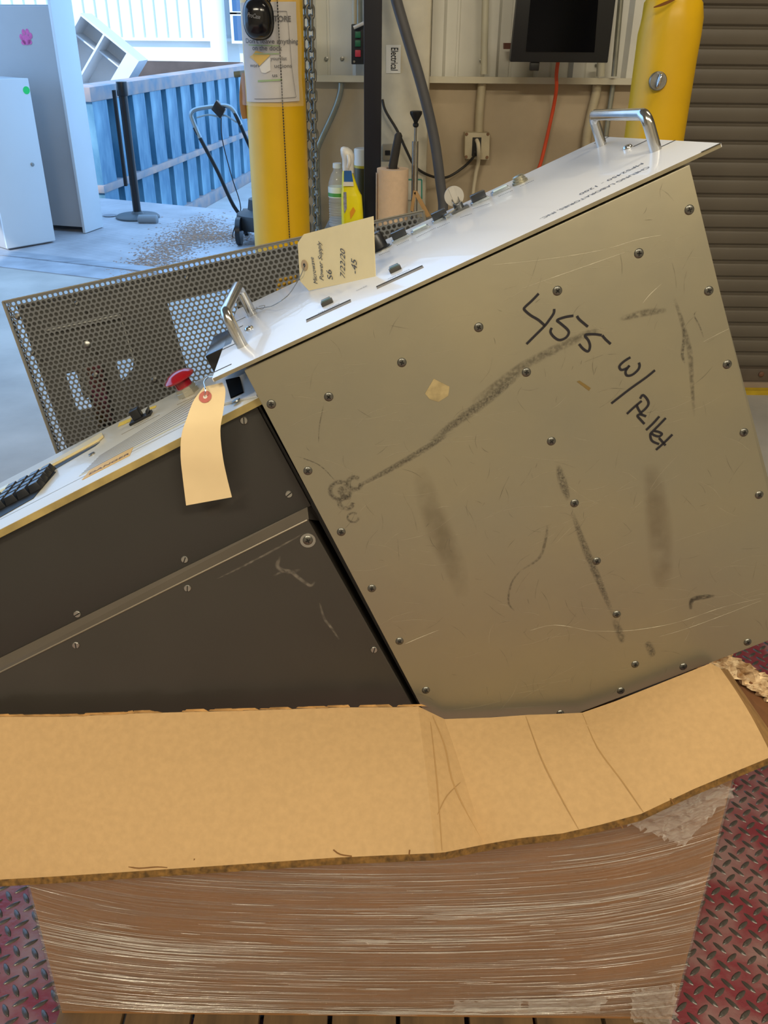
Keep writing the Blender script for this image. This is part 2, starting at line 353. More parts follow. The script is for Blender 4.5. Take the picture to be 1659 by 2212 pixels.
# discarded white cubby unit lying on the rubble
cy = 10.4
cq = lambda x, y: at(x, y, cy)
wl = mat('white_laminate', 'd7dce0', 0.5, var=0.03, scale=6)
cb = thing('cubby_shelf', V((cq(210, 190).x, cy+0.2, 0.55)), 'discarded white open cubby shelf lying tilted in the dumpster', 'shelf unit')
E1 = (cq(300, 132)-cq(173, 28)); lenA = E1.length; ea = E1.normalized(); eb = (cq(120, 88)-cq(173, 28)); eb = (eb-ea*eb.dot(ea)).normalized(); ec = ea.cross(eb).normalized()
if ec.y < 0: ec = -ec
o0 = cq(173, 28); dep = 0.40
def slab(a0, a1, b0, b1, c0, c1, nm, mt=wl):
    mm = MB(); c_ = o0+ea*((a0+a1)/2)+eb*((b0+b1)/2)+ec*((c0+c1)/2)
    mm.box(c_, ea*((a1-a0)/2), eb*((b1-b0)/2), ec*((c1-c0)/2)); return mm.build(nm, mt, cb)
LA, LB = lenA, 0.62
slab(0, LA, 0, 0.02, 0, dep, 'side_panel'); slab(0, LA, LB-0.02, LB, 0, dep, 'side_panel')
slab(0, LA, 0.02, LB-0.02, dep, dep+0.012, 'back_panel')
for a_ in (0.0, 0.40*LA, 0.80*LA, LA-0.02): slab(a_, a_+0.02, 0.02, LB-0.02, 0, dep, 'shelf')
slab(0.42*LA, 0.80*LA, 0.20, 0.215, 0.12, dep, 'divider'); slab(0.02, 0.40*LA, 0.22, 0.235, 0.12, dep, 'divider')
slab(0.80*LA+0.02, LA-0.02, 0.02, LB-0.02, 0.0, 0.015, 'door')

# cabinets on the dock plate
cabw = mat('white_cabinet_paint', 'ccd4d8', 0.4, var=0.02, scale=3); cabg = mat('shaded_cabinet_panel', 'a7a9ab', 0.5, var=0.04, scale=3)  # grey version of the white paint puts the front's shade into the colour
zf = 0.004
def corner_cab(p, a, b, h):  # returns box maker in frame at floor corner p with unit dirs a,b
    def mk(a0, a1, b0, b1, z0, z1, nm, mt, par, bev=0.003):
        mm = MB(); mm.box(p+a*((a0+a1)/2)+b*((b0+b1)/2)+Z3*((z0+z1)/2), a*((a1-a0)/2), b*((b1-b0)/2), Z3*((z1-z0)/2)); return mm.build(nm, mt, par, bevel=bev)
    return mk
# small front cabinet: corner at its left bottom pixel, visible side runs back to the right
p1 = fl(14, 541, zf); p2 = fl(118, 523, zf); sa = (p2-p1).normalized(); sb = V((-sa.y, sa.x, 0)); wA = (p2-p1).length
hcab = hit(60, 170, p2, sb).z
k1 = corner_cab(p1, sa, sb, hcab)
c1 = thing('metal_cabinet', p1+sa*wA/2+sb*0.25, 'low white metal cabinet with a green dot sticker on the dock plate', 'cabinet')
k1(0.015, wA-0.002, 0.002, 0.55, zf, hcab-0.001, 'body', cabg, c1)
fp = k1(0.0, wA, -0.018, 0.0, zf+0.01, hcab, 'door', cabw, c1)
q = hit(70, 355, p1-sb*0.018, sb); m = MB(); m.lathe(q, -sb, [(0.013, 0), (0.013, 0.004), (0.009, 0.006)], 12); m.build('lock', STEEL, fp)
q = hit(57, 195, p1-sb*0.018, sb); m = MB(); m.lathe(q, -sb, [(0.024, 0), (0.024, 0.001)], 20); m.build('dot_sticker', mat('green_sticker', '22d26a', 0.6), fp, label='bright green round dot sticker')
# tall cabinet behind
p1 = fl(185, 505, zf); p2 = fl(224, 491, zf); sa = (p2-p1).normalized(); sb = V((-sa.y, sa.x, 0)); wA = (p2-p1).length
htall = 1.50
k2 = corner_cab(p1, sa, sb, htall)
c2 = thing('storage_cabinet', p1+sb*0.4+sa*wA/2, 'tall white storage cabinet with front shade painted grey and a pink paw sticker', 'cabinet')
k2(0, wA, 0.0, 0.022, zf, htall+0.2, 'side_panel', cabw, c2)
k2(0, wA, 0.98, 1.0, zf, htall+0.2, 'side_panel', cabw, c2)
gp = k2(0.03, 0.05, 0.022, 0.98, 0.04, at(40, 14, p1.y).z, 'front_panel', cabg, c2)
k2(wA-0.02, wA, 0.022, 0.98, zf, htall, 'back_panel', cabg, c2)
k2(0.05, wA-0.02, 0.022, 0.98, 0.06, 0.09, 'base_shelf', cabg, c2)
pq = lambda x, y: hit(x, y, p1+sa*0.029, sa)
ps = thing_parent = None
paw = MB(); ctr = pq(57, 88); r_ = (pq(70, 88)-pq(57, 88)).length
px_ = (sb*-1); 
def disc(mb, c, r, n, ax, sc=(1, 1)):
    mb.poly([c + ax[0]*(r*sc[0]*math.cos(2*math.pi*i/n)) + ax[1]*(r*sc[1]*math.sin(2*math.pi*i/n)) - sa*0.001 for i in range(n)])
for x, y, r, sc in ((57, 86, 0.75, (1.0, 0.9)), (46, 80, 0.36, (0.8, 1.1)), (51, 70, 0.38, (0.8, 1.1)), (59, 69, 0.38, (0.8, 1.1)), (66, 77, 0.36, (0.8, 1.1)), (51, 92, .4, (1, .8)), (64, 91, .4, (1, .8))):
    disc(paw, pq(x, y), r_*r, 14, (px_, Z3), sc)
paw.build('paw_sticker', mat('pink_sticker', 'cf5c9c', 0.5, var=0.15, scale=60), gp, label='pink paw print sticker')

# stanchion
b0 = fl(298, 470, 0.004); st = thing('belt_stanchion', b0, 'black belt stanchion post standing on the dock plate', 'stanchion')
m = MB(); m.lathe(b0, Z3, [(0.175, 0), (0.175, 0.012), (0.16, 0.024), (0.05, 0.032), (0.04, 0.05)], 36); m.build('base', mat('stanchion_base_rubber', '4a5358', 0.5), st, smooth=35)
zt_ = at(265, 176, b0.y).z
m = MB(); m.tube([b0+Z3*0.03, V((b0.x, b0.y, zt_-0.09))], 0.032, 18); m.build('post', BLACKP, st, smooth=40)
m = MB(); m.tube([V((b0.x, b0.y, zt_-0.1)), V((b0.x, b0.y, zt_))], 0.042, 18); m.build('belt_head', BLACKP, st, bevel=0.004)
m = MB(); m.bx(b0.x-0.075, b0.x-0.055, b0.y-0.02, b0.y+0.02, 0.25, zt_-0.06); m.build('belt_end', mat('dark_webbing', '1d1f22', 0.8), st)
m = MB(); q = fl(325, 474, 0.03); m.lathe(q-X3*0.10, X3, [(0.02, 0), (0.036, 0.01), (0.036, 0.15), (0.02, 0.16)], 16); m.build('loose_cap', mat('grey_cap', '7d868c', 0.6), label='grey cylindrical cap lying on the stanchion base', cat='cap', smooth=40)

# push mower handle
mw = thing('push_mower', fl(560, 512, 0.004), 'push mower with folding tubular handle standing behind the yellow bollard', 'mower')
my = 6.7
mq = lambda x, y, Y=my: at(x, y, Y)
tubm = mat('mower_tube_black', '24282b', 0.3, 0.4)
m = MB(); m.tube(spline([mq(535, 482), mq(505, 445), mq(470, 370), mq(432, 298), mq(420, 275)], 5), 0.014, 10); m.build('lower_handle', tubm, mw, smooth=40)
m = MB(); m.tube(spline([mq(432, 298), mq(418, 265), mq(413, 246), mq(425, 236), mq(462, 230), mq(490, 229), mq(505, 240), mq(520, 270)], 6), 0.015, 10); m.build('upper_handle', mat('mower_tube_silver', '97a5ab', 0.3, 0.8), mw, smooth=40)
m = MB(); m.tube(spline([mq(505, 240, my), mq(520, 272, my), mq(548, 335, my+0.1), mq(590, 420, my+0.1), mq(600, 470, my+0.1)], 5), 0.013, 10); m.build('lower_handle', tubm, mw, smooth=40)
m = MB(); m.tube(spline([mq(425, 254), mq(450, 248), mq(472, 252), mq(488, 250), mq(512, 265)], 5), 0.006, 8); m.build('bail_bar', mat('grey_bail', '8fa0a6', 0.4), mw, smooth=40)
m = MB(); c_ = mq(473, 236); m.box(c_, (0.03, 0, -0.03), (0, 0.03, 0), (0.02, 0, 0.03)); m.build('throttle_lever', BLACKP, mw, bevel=0.006)
m = MB(); m.tube(spline([mq(478, 245), mq(480, 300), mq(500, 380), mq(520, 450), mq(504, 500), mq(502, 530)], 5), 0.004, 6); m.build('cable', BLK, mw)
g = fl(575, 520, 0.004)
m = MB(); m.lathe(V((g.x, g.y, 0.10)), Z3, [(0.20, 0), (0.21, 0.04), (0.20, 0.10), (0.12, 0.13), (0.11, 0.2), (0.05, 0.22)], 28); m.build('deck', mat('mower_deck_black', '33373a', 0.5), mw, smooth=40)
for dx, dy in ((-0.17, -0.15), (0.17, -0.15), (-0.17, 0.2), (0.17, 0.2)):
    m = MB(); m.lathe(V((g.x+dx-0.02, g.y+dy, 0.10)), X3, [(0.05, 0), (0.095, 0.003), (0.095, 0.037), (0.05, 0.04)], 20); m.build('wheel', BLACKP, mw, smooth=40)
# lumps of tread rubbish
m = MB(); c_ = fl(238, 466, 0.005); m.lathe(c_, Z3, [(0.05, 0), (0.06, 0.004), (0.02, 0.008)], 12); m.build('floor_cap', mat('grey_floor_cap', '7c8087', 0.6), label='small flat round cap on the dock plate beside the stanchion', cat='cap')

# ================================================================== WALL AND TABLE THINGS
yel = mat('yellow_bollard_paint', 'dcae08', 0.42, var=0.07, scale=6, bump=0.08, bscale=14)
# left bollard
by = 3.05; bc = at(603, 360, by); BX = bc.x; BR = 0.094
bo = thing('bollard', (BX, by, 0), 'yellow bollard wearing a paper sign beside the open dock door', 'bollard')
m = MB(); m.lathe((BX, by, 0), Z3, [(BR, 0), (BR, 1.50), (BR*0.9, 1.56), (BR*0.5, 1.60), (0.01, 1.61)], 40); m.build('sleeve', yel, bo, smooth=40)
m = MB(); m.lathe((BX, by, 0), Z3, [(BR+0.03, 0), (BR+0.03, 0.012), (BR+0.002, 0.014)], 32); m.build('base_ring', mat('bollard_ring', '6d675c', 0.7), bo)
def cyl(ang, z, r): return V((BX+r*math.sin(ang), by-r*math.cos(ang), z))
zs0 = at(590, 222, by-BR).z; zs1 = at(590, 6, by-BR).z
def cylpatch(a0, a1, z0, z1, r0, n=16, nz=10, wav=0.0, sk=0.0):
    b_ = MB(); ids = []
    for j in range(nz+1):
        row = []
        for i in range(n+1):
            a = a0+(a1-a0)*i/n; z = z0+(z1-z0)*j/nz + sk*(i/n)
            r = r0+wav*(noise.noise(V((i*0.35, j*0.5, 2)))+1)
            row.append(b_.pts([cyl(a, z, r)])[0])
        ids.append(row)
    for j in range(nz):
        for i in range(n): b_.face((ids[j][i], ids[j][i+1], ids[j+1][i+1], ids[j+1][i]))
    return b_
sg = thing('paper_sign', cyl(0, zs0, BR+0.004), 'torn paper sign in a plastic sleeve wrapped around the left yellow bollard', 'sign')
m = cylpatch(-1.02, 0.92, zs0, zs1, BR+0.004, wav=0.002, sk=0.004); m.build('paper', mat('sign_paper', 'c9c4c0', 0.7, var=0.06, scale=20), sg, smooth=60)
def cylwrite(mb, t, a, z, size, bold=0.012, r=BR+0.0095, wd=None):
    me = textmesh(t, bold); xs = [p.co.x for p in me.vertices]; x0 = min(xs); sx = size if not wd else wd/(max(xs)-x0)
    mb.add_mesh(me, lambda p: cyl(a+(p.x-x0)*sx/BR, z+p.y*size, r))
zz = lambda y: at(600, y, by-BR-0.008).z
aa = lambda x: math.asin(max(-0.99, min(0.99, (at(x, 110, by-BR*0.8).x-BX)/(BR+0.006))))
m = MB()
cylwrite(m, 'STORE', aa(589), zz(46), 0.020, 0.03, wd=0.058)
cylwrite(m, "Don't leave anything", aa(534), zz(94), 0.018, 0.012, wd=0.16)
cylwrite(m, 'on the dock', aa(548), zz(109), 0.018, 0.012, wd=0.085)
cylwrite(m, 'work', aa(540), zz(146), 0.015, 0.006, wd=0.036); cylwrite(m, 'uctions', aa(593), zz(146), 0.015, 0.006, wd=0.05)
cylwrite(m, 'your list', aa(586), zz(130), 0.014, 0.006, wd=0.045)
cylwrite(m, 'us', aa(588), zz(166), 0.014, 0.012, wd=0.014)
m.build('lettering', mat('sign_ink', '3a383c', 0.7), sg)
m = MB()
def cyline(mb, x0, y0, x1, y1, w):
    pp = []
    for i in range(13):
        t = i/12; pp.append((cyl(aa(x0+(x1-x0)*t), zz(y0+(y1-y0)*t)-w/2, BR+0.0095), cyl(aa(x0+(x1-x0)*t), zz(y0+(y1-y0)*t)+w/2, BR+0.0095)))
    for (a, b_), (c, d) in zip(pp, pp[1:]): mb.poly([a, c, d, b_])
cyline(m, 592, 24, 622, 24, 0.0016); cyline(m, 546, 215, 634, 211, 0.0016)
for x0, y0, x1, y1 in ((622, 24, 624.5, 60), (624.5, 60, 628, 150), (628, 150, 634, 211)):
    m.poly([cyl(aa(x0), zz(y0), BR+0.0095), cyl(aa(x0)+0.012, zz(y0), BR+0.0095), cyl(aa(x1)+0.012, zz(y1), BR+0.0095), cyl(aa(x1), zz(y1), BR+0.0095)])
m.build('border_line', mat('sign_ink2', '57555a', 0.7), sg)
m = MB(); cyline(m, 540, 98, 606, 99, 0.003); cyline(m, 552, 117, 604, 116, 0.003); cyline(m, 556, 176, 608, 172, 0.005); m.build('underline', mat('green_marker', '8fae6e', 0.7), sg)
m = MB(); tp = [(549, 118), (556, 110), (586, 119), (562, 143), (552, 132), (541, 124)]
m.poly([cyl(aa(x), zz(y), BR+0.0100) for x, y in tp]); m.build('torn_hole', yel, sg, label='torn hole showing the yellow bollard')
m = MB(); tp = [(562, 145), (585, 124), (585, 152), (574, 158), (566, 157)]
m.poly([cyl(aa(x), zz(y), BR+0.0108) for x, y in tp]); m.build('torn_paper', mat('torn_paper_white', 'e6e2d8', 0.8), sg)
m = cylpatch(-1.15, 0.98, zs0-0.01, zs1+0.03, BR+0.012, wav=0.004)
film_clear = mat('clear_sleeve', 'ffffff', 0.12, alpha=0.12, spec=0.6)
m.build('plastic_sleeve', film_clear, sg, smooth=60)
# earmuff case
ey = by-BR-0.075; ec_ = at(558, 40, ey)
em = thing('earmuff_case', ec_-Z3*0.08, 'glossy black oval carrying case hanging in front of the bollard sign', 'case')
gl = mat('glossy_black_shell', '101116', 0.16, spec=0.6)
m = MB(); prof = []
hw = (at(590, 40, ey).x-at(527, 40, ey).x)/2; hh = (at(558, -4, ey).z-at(558, 87, ey).z)/2
N1 = 36
def sup(t, rx, rz, n_=2.6):
    c, s_ = math.cos(t), math.sin(t); return V((rx*math.copysign(abs(c)**(2/n_), c), 0, rz*math.copysign(abs(s_)**(2/n_), s_)))
rings = []
for sc, yo in ((0.30, -0.040), (0.72, -0.036), (0.93, -0.024), (1.0, -0.004), (1.0, 0.010), (0.93, 0.028), (0.6, 0.036)):
    rings.append(m.pts([ec_+sup(2*math.pi*i/N1, hw*sc, hh*sc)+V((0, yo, 0)) for i in range(N1)]))
for A, B in zip(rings, rings[1:]):
    for i in range(N1): j = (i+1) % N1; m.face((A[i], A[j], B[j], B[i]))
m.face(rings[0][::-1]); m.face(rings[-1]); m.build('shell', gl, em, smooth=60)
m = MB(); m.tube([ec_+sup(2*math.pi*i/N1, hw*1.005, hh*1.005)+V((0, 0.003, 0)) for i in range(N1)], 0.003, 6, closed=True); m.build('zip_seam', BLACKP, em, smooth=60)
m = MB(); write(m, 'ProCase', ec_+V((-0.026, -0.0415, 0.004)), V((1, 0, -0.16)), V((0.16, 0, 1)), size=0.016, width=0.036, shear=0.2); m.build('lettering', mat('grey_print', '8d8f94', 0.5), em)
m = MB(); m.tube(spline([ec_+V((hw*0.6, 0.02, hh*0.6)), ec_+V((hw*0.95, 0.035, hh+0.03)), ec_+V((hw*0.7, 0.05, hh+0.2))], 5), 0.003, 6); m.build('hanging_strap', BLACKP, em)
# brush handle at the bollard's left
wb = thing('hand_brush', at(530, 255, by), 'wooden handled tool hanging at the left of the sign bollard', 'brush')
woodm = mat('brown_wood', 'a07850', 0.6, var=0.15, scale=10, stretch=(4, 4, 0.6))
m = MB(); pts_ = [at(531, 158, by), at(530, 175, by), at(528, 210, by), at(529, 240, by), at(531, 256, by)]
m.tube(spline(pts_, 4), [0.010+0.009*math.sin(math.pi*(i+4)/22) for i in range(17)], 10, flat=0.6); m.build('handle', woodm, wb, smooth=50)
m = MB(); m.tube(spline([at(506, 161, by), at(515, 160, by), at(534, 158, by)], 4), 0.009, 10); m.build('crosspiece', mat('grey_green_grip', '6c7468', 0.6), wb, smooth=50)
# beaded cord in front of the bollard
bcz = []
m = MB(); pa = cyl(0.26, 1.56, BR+0.016); pb = cyl(0.40, 0.35, BR+0.004)
for i in range(150):
    q = pa.lerp(pb, i/149.0); m.lathe(q-Z3*0.0028, Z3, [(0.0006, 0), (0.0022, 0.0018), (0.0022, 0.0040), (0.0006, 0.0056)], 6, cap=False)
m.tube([pa, pb], 0.0008, 4); m.build('beaded_cord', mat('dark_bead', '2a241c', 0.5), label='thin dark beaded cord hanging down the sign bollard', cat='cord', smooth=50)
# hoist chain
lk = MB(); pp = []
for i in range(18):
    t = 2*math.pi*i/18; c, s_ = math.cos(t), math.sin(t)
    pp.append(V((0.0125*c, 0, 0.0125*s_+math.copysign(0.0085, s_))))
lk.tube(pp, 0.0052, 8, closed=True); chm = mat('galvanised_chain', '8b8880', 0.42, 0.75, var=0.3, scale=30); lk_me = meshdata(lk, 'chain_link', chm, 60)
for x0, x1, lab in ((650, 664, 'grey steel hoist chain, the strand next to the yellow bollard'), (664, 687, 'grey steel hoist chain, the strand farther from the yellow bollard')):
    cyy = 3.30
    top = at(x0 if x0 == 650 else 668, -30, cyy); bot = at(x1-2, 500, cyy); bot2 = V((bot.x, cyy, 0.5))
    chn = thing('hoist_chain', bot2, lab, 'chain', 'door hoist chains'); L2 = (top-bot2).length; d_ = (top-bot2)/L2; n_ = int(L2/0.0312)
    for i in range(n_):
        rot = Matrix.Rotation(0.5+(math.pi/2 if i % 2 else 0), 4, 'Z'); inst('chain_link', lk_me, chn, Matrix.Translation(bot2+d_*(0.0312*i)) @ rot)
# conduits
emt = mat('galvanised_conduit', '9b9b8e', 0.4, 0.6, var=0.15, scale=20)
beigep = mat('beige_painted_conduit', 'b8ab8e', 0.5, var=0.08, scale=20)
def pipe(name, pts_, r, mt, label, cat='conduit', n=12, sp=5, grp=None):
    b_ = MB(); b_.tube(spline(pts_, sp) if len(pts_) > 2 else pts_, r, n); return b_.build(name, mt, label=label, cat=cat, smooth=50, group=grp)
wy = WY-0.02
pipe('conduit', [at(737, 179, wy), at(735, 200, wy), at(722, 240, wy), at(690, 310, wy), at(685, 335, wy), at(685, 370, wy), at(688, 470, wy), at(690, 620, wy)], 0.011, emt, 'bent grey steel conduit running down the wall near the chain')
pipe('conduit', [at(767, -60, 3.585), at(767, 54, 3.585)], 0.009, beigep, 'cream conduit above the push button box, left of the pair')
pipe('conduit', [at(776, -60, 3.585), at(776, 54, 3.585)], 0.011, emt, 'grey conduit above the push button box, right of the pair')
pipe('conduit', [at(1050, -60, 3.60), at(1045, 160, 3.60)], 0.013, mat('cream_conduit_white', 'c4bfa8', 0.5), 'cream conduit on the siding left of the hanging monitor')
pipe('conduit', [at(1041, 180, wy), at(1036, 240, wy), at(1034, 292, wy)], 0.016, beigep, 'beige conduit dropping from the ledge to the outlet box')
pipe('conduit', [at(1298, 135, 3.6), at(1297, 165, 3.6)], 0.015, mat('cream_conduit_white', 'c4bfa8', 0.5), 'short cream conduit under the monitor')
pipe('conduit', [at(1290, 183, wy), at(1287, 205, wy), at(1276, 250, wy), at(1266, 310, wy), at(1262, 420, wy)], 0.017, beigep, 'wide beige conduit below the ledge right of the orange cord')
pipe('conduit', [at(1346, -60, 3.58), at(1326, 165, 3.58)], 0.010, emt, 'thin grey conduit on the siding right of the monitor')
pipe('conduit', [at(1324, 184, wy), at(1313, 260, wy), at(1303, 340, wy)], 0.010, emt, 'thin grey conduit below the ledge near the right bollard')
# push button box
pb_ = thing('push_button_box', at(770, 138, 3.59), 'black push button box with two green and one red button', 'switch box')
m = MB(); p = [at(*q_, 3.56) for q_ in ((759, 52), (790, 52), (790, 139), (759, 139))]; m.prism(p, (0, 0.055, 0)); m.build('housing', mat('black_enclosure', '191c22', 0.5), pb_, bevel=0.003)
for y0, y1, mt in ((68, 82, 'g'), (87, 101, 'g'), (108, 123, 'r')):
    m = MB(); p = [at(*q_, 3.552) for q_ in ((767, y0), (779, y0), (779, y1), (767, y1))]; m.prism(p, (0, 0.012, 0))
    m.build('button', mat('green_button', '1f6a4a', 0.4) if mt == 'g' else mat('red_button', 'c83a4c', 0.4), pb_, bevel=0.002, label='green button' if mt == 'g' else 'red button')
m = MB(); m.tube([at(764, 60, 3.54), at(786, 50, 3.54)], 0.006, 8); m.build('lever', mat('white_lever', 'd4cfc8', 0.5), pb_, smooth=50)
m = MB(); m.lathe(at(765, 133, 3.56), -Y3, [(0.004, 0), (0.004, 0.002)], 8); m.build('screw', STEEL, pb_)
# table
tz = 0.757; tabm = mat('grey_table_laminate', '8d9196', 0.35, var=0.06)
tl = fl(768, 466, tz); tn = fl(690, 505, tz)
tb = thing('work_table', (0.1, 3.25, 0), 'grey work table against the wall under the column', 'table')
m = MB(); m.prism([V((tn.x, 3.02, tz-0.03)), V((0.62, 3.02, tz-0.03)), V((0.62, 3.49, tz-0.03)), V((tn.x+0.02, 3.49, tz-0.03))], (0, 0, 0.03)); m.build('table_top', tabm, tb, bevel=0.006)
for x_ in (tn.x+0.06, 0.56):
    for y_ in (3.06, 3.45):
        m = MB(); m.bx(x_-0.018, x_+0.018, y_-0.018, y_+0.018, 0, tz-0.03); m.build('leg', STEEL, tb)
# black upright post
q0 = at(786, 200, 3.31).x; q1 = at(824, 200, 3.31).x
m = MB(); m.bx(q0, q1, 3.31, 3.368, tz, 3.2); pst = m.build('steel_post', mat('black_powder_coat', '1a1c26', 0.4, spec=0.5), bevel=0.004, label='black square steel post standing on the table', cat='post')
# water bottle
wz = tz+0.0005
def onT(x, Y): return V((at(x, 400, Y).x, Y, wz))
wbq = onT(729, 3.28); hB = at(732, 354, 3.26).z-wz
wbt = thing('water_bottle', wbq, 'clear plastic water bottle with a green and white label on the table', 'bottle')
clearp = mat('clear_bottle_plastic', 'e8eef2', 0.08, alpha=0.2, spec=0.8)
prof = [(0.024, 0), (0.031, 0.006)]
for i in range(10): z_ = 0.012+i*0.0085; prof += [(0.0315, z_), (0.0285, z_+0.004)]
prof += [(0.031, 0.10), (0.031, 0.14), (0.030, 0.150), (0.022, 0.175), (0.0135, 0.190), (0.0135, 0.197)]
kz = hB/0.213; prof = [(r*1.05, z_*kz) for r, z_ in prof]
m = MB(); m.lathe(wbq, Z3, prof, 24); m.build('body', clearp, wbt, smooth=50)
m = MB(); m.lathe(wbq, Z3, [(0.0335, 0.103*kz), (0.0335, 0.137*kz)], 24, cap=False); m.build('label', mat('white_green_label', 'e3ece4', 0.5), wbt, smooth=50)
m = MB(); m.lathe(wbq, Z3, [(0.0338, 0.106*kz), (0.0338, 0.118*kz)], 24, cap=False); m.build('label_band', mat('green_label', '4f9a4a', 0.5), wbt, smooth=50)
m = MB(); m.lathe(wbq, Z3, [(0.015, 0.197*kz), (0.016, 0.2*kz), (0.015, 0.213*kz)], 20); m.build('cap', mat('white_cap', 'dfe4e6', 0.4), wbt, smooth=40)
# spray bottle
sy_ = 3.22; sq = onT(761, sy_); hS = at(750, 317, sy_).z-wz
sp = thing('spray_bottle', sq, 'yellow spray cleaner bottle with white trigger head on the table', 'spray bottle')
ym = mat('yellow_liquid_plastic', 'f1e313', 0.3, var=0.06, scale=20)
def loft(rows, n=20, nn=3.0):
    b_ = MB(); rg = []
    for cx, rx, ry, z_ in rows:
        rg.append(b_.pts([V((sq.x+cx, sq.y, wz+z_)) + V((sup(2*math.pi*i/n, rx, ry, nn).x, sup(2*math.pi*i/n, rx, ry, nn).z, 0)) for i in range(n)]))
    for A, B in zip(rg, rg[1:]):
        for i in range(n): j = (i+1) % n; b_.face((A[i], A[j], B[j], B[i]))
    b_.face(rg[0][::-1]); b_.face(rg[-1]); return b_
k = hS/0.275
loft([(0.0, 0.030, 0.026, 0), (0.0, 0.039, 0.032, 0.006), (-0.001, 0.0385, 0.032, 0.06*k), (-0.003, 0.036, 0.030, 0.118*k), (-0.005, 0.034, 0.029, 0.124*k), (-0.007, 0.030, 0.027, 0.135*k), (-0.012, 0.024, 0.024, 0.165*k), (-0.016, 0.019, 0.019, 0.190*k), (-0.018, 0.015, 0.015, 0.2*k)]).build('body', ym, sp, smooth=50)
loft([(-0.014, 0.019, 0.018, 0.192*k), (-0.014, 0.020, 0.019, 0.212*k), (-0.014, 0.0195, 0.018, 0.220*k), (-0.013, 0.021, 0.024, 0.235*k), (-0.015, 0.023, 0.031, 0.250*k), (-0.020, 0.020, 0.030, 0.264*k), (-0.025, 0.013, 0.022, 0.272*k), (-0.028, 0.004, 0.008, 0.275*k)], nn=2.2).build('trigger_head', mat('white_trigger', 'e9e6de', 0.35), sp, smooth=60)
m = MB(); m.tube(spline([V((sq.x-0.012, sq.y-0.03, wz+0.252*k)), V((sq.x-0.008, sq.y-0.045, wz+0.235*k)), V((sq.x-0.012, sq.y-0.038, wz+0.215*k))], 4), 0.006, 8); m.build('trigger', mat('white_trigger', 'e9e6de', 0.35), sp, smooth=50)
m = MB(); p = [at(*q_, sy_-0.031) for q_ in ((743, 369), (759, 369), (763, 393), (743, 393))]; m.prism(p, (0, 0.004, 0)); m.build('blue_label', mat('blue_label', '2a62a8', 0.4), sp)
m = MB(); p = [at(*q_, sy_-0.033) for q_ in ((742, 393), (763, 393), (764, 402), (741, 402))]; m.prism(p, (0, 0.004, 0)); m.build('white_label', mat('white_label', 'e4e2d6', 0.4), sp)
m = MB(); p = [at(*q_, sy_-0.034) for q_ in ((742, 415), (748, 415), (749, 450), (744, 462), (742, 440))]; m.prism(p, (0, 0.003, 0)); m.build('side_label', mat('print_label', '8c8fa8', 0.4, var=0.4, scale=90), sp)
m = MB(); m.poly([at(*q_, sy_-0.0345) for q_ in ((756, 458), (763, 447), (768, 455), (762, 466), (757, 474))]); m.build('orange_print', mat('orange_print', 'e89a20', 0.4), sp)
# canister behind post
cq_ = onT(787, 3.43); z0 = at(785, 354, 3.43).z; z1 = at(785, 320, 3.43).z
cn = thing('lidded_canister', cq_, 'white lidded canister with dark body half hidden behind the black post', 'canister')
m = MB(); m.lathe(cq_, Z3, [(0.034, 0), (0.036, 0.004), (0.036, z0-wz-0.012)], 24); m.build('body', mat('dark_olive_body', '4b4220', 0.4), cn, smooth=40)
m = MB(); m.lathe(cq_, Z3, [(0.037, z0-wz-0.012), (0.037, z0-wz-0.003)], 24); m.build('band', mat('yellow_band', 'b8a41a', 0.4), cn, smooth=40)
m = MB(); m.lathe(cq_, Z3, [(0.0375, z0-wz-0.003), (0.0375, z1-wz-0.003), (0.034, z1-wz)], 24); m.build('lid', mat('white_lid', 'd6d4cc', 0.4), cn, smooth=40)
# paper towel
pq_ = onT(848, 3.22); zt2 = at(848, 364, 3.22).z-wz; pr = (at(882, 400, 3.22).x-at(814, 400, 3.22).x)/2
pt = thing('paper_towel_roll', pq_, 'upright roll of pale paper towel on the table', 'paper towel')
ptm = mat('pale_paper_towel', 'dbbfa2', 0.9, var=0.04, scale=60, bump=0.2, bscale=220)
m = MB(); m.lathe(pq_, Z3, [(0.022, 0), (pr, 0), (pr, zt2), (0.022, zt2)], 40, cap=False); m.lathe(pq_, Z3, [(0.022, 0.0), (0.022, zt2)], 24, cap=False); m.build('roll', ptm, pt, smooth=40)
m = MB(); m.lathe(pq_, Z3, [(0.0215, 0.001), (0.0225, zt2+0.001)], 24, cap=False); m.build('core', mat('card_core', '8a7358', 0.9), pt)
ss = [V((pq_.x+(pr+0.0015)*math.cos(t), pq_.y+(pr+0.0015)*math.sin(t), 0)) for t in [math.pi+0.0+i*0.08 for i in range(6)]]
m = MB()
lo = m.pts([V((q_.x-0.002, q_.y, wz+0.002)) for q_ in ss]); hi = m.pts([V((q_.x-0.002, q_.y, wz+zt2-0.012)) for q_ in ss])
for i in range(5): m.face((lo[i], lo[i+1], hi[i+1], hi[i]))
m.build('loose_sheet', ptm, pt)
m = MB(); pts_ = [V((pq_.x, pq_.y, wz+0.05)), at(849, 357, 3.22), at(856, 320, 3.22), at(861, 292, 3.22), at(862, 286, 3.22)]
m.tube(pts_, [0.011, 0.0175, 0.0165, 0.015, 0.008], 16, flat=0.75); m.build('tool_handle', mat('dark_grey_grip', '2e2c2b', 0.7), label='dark grey tool handle stuck in the paper towel core', cat='handle', smooth=50)
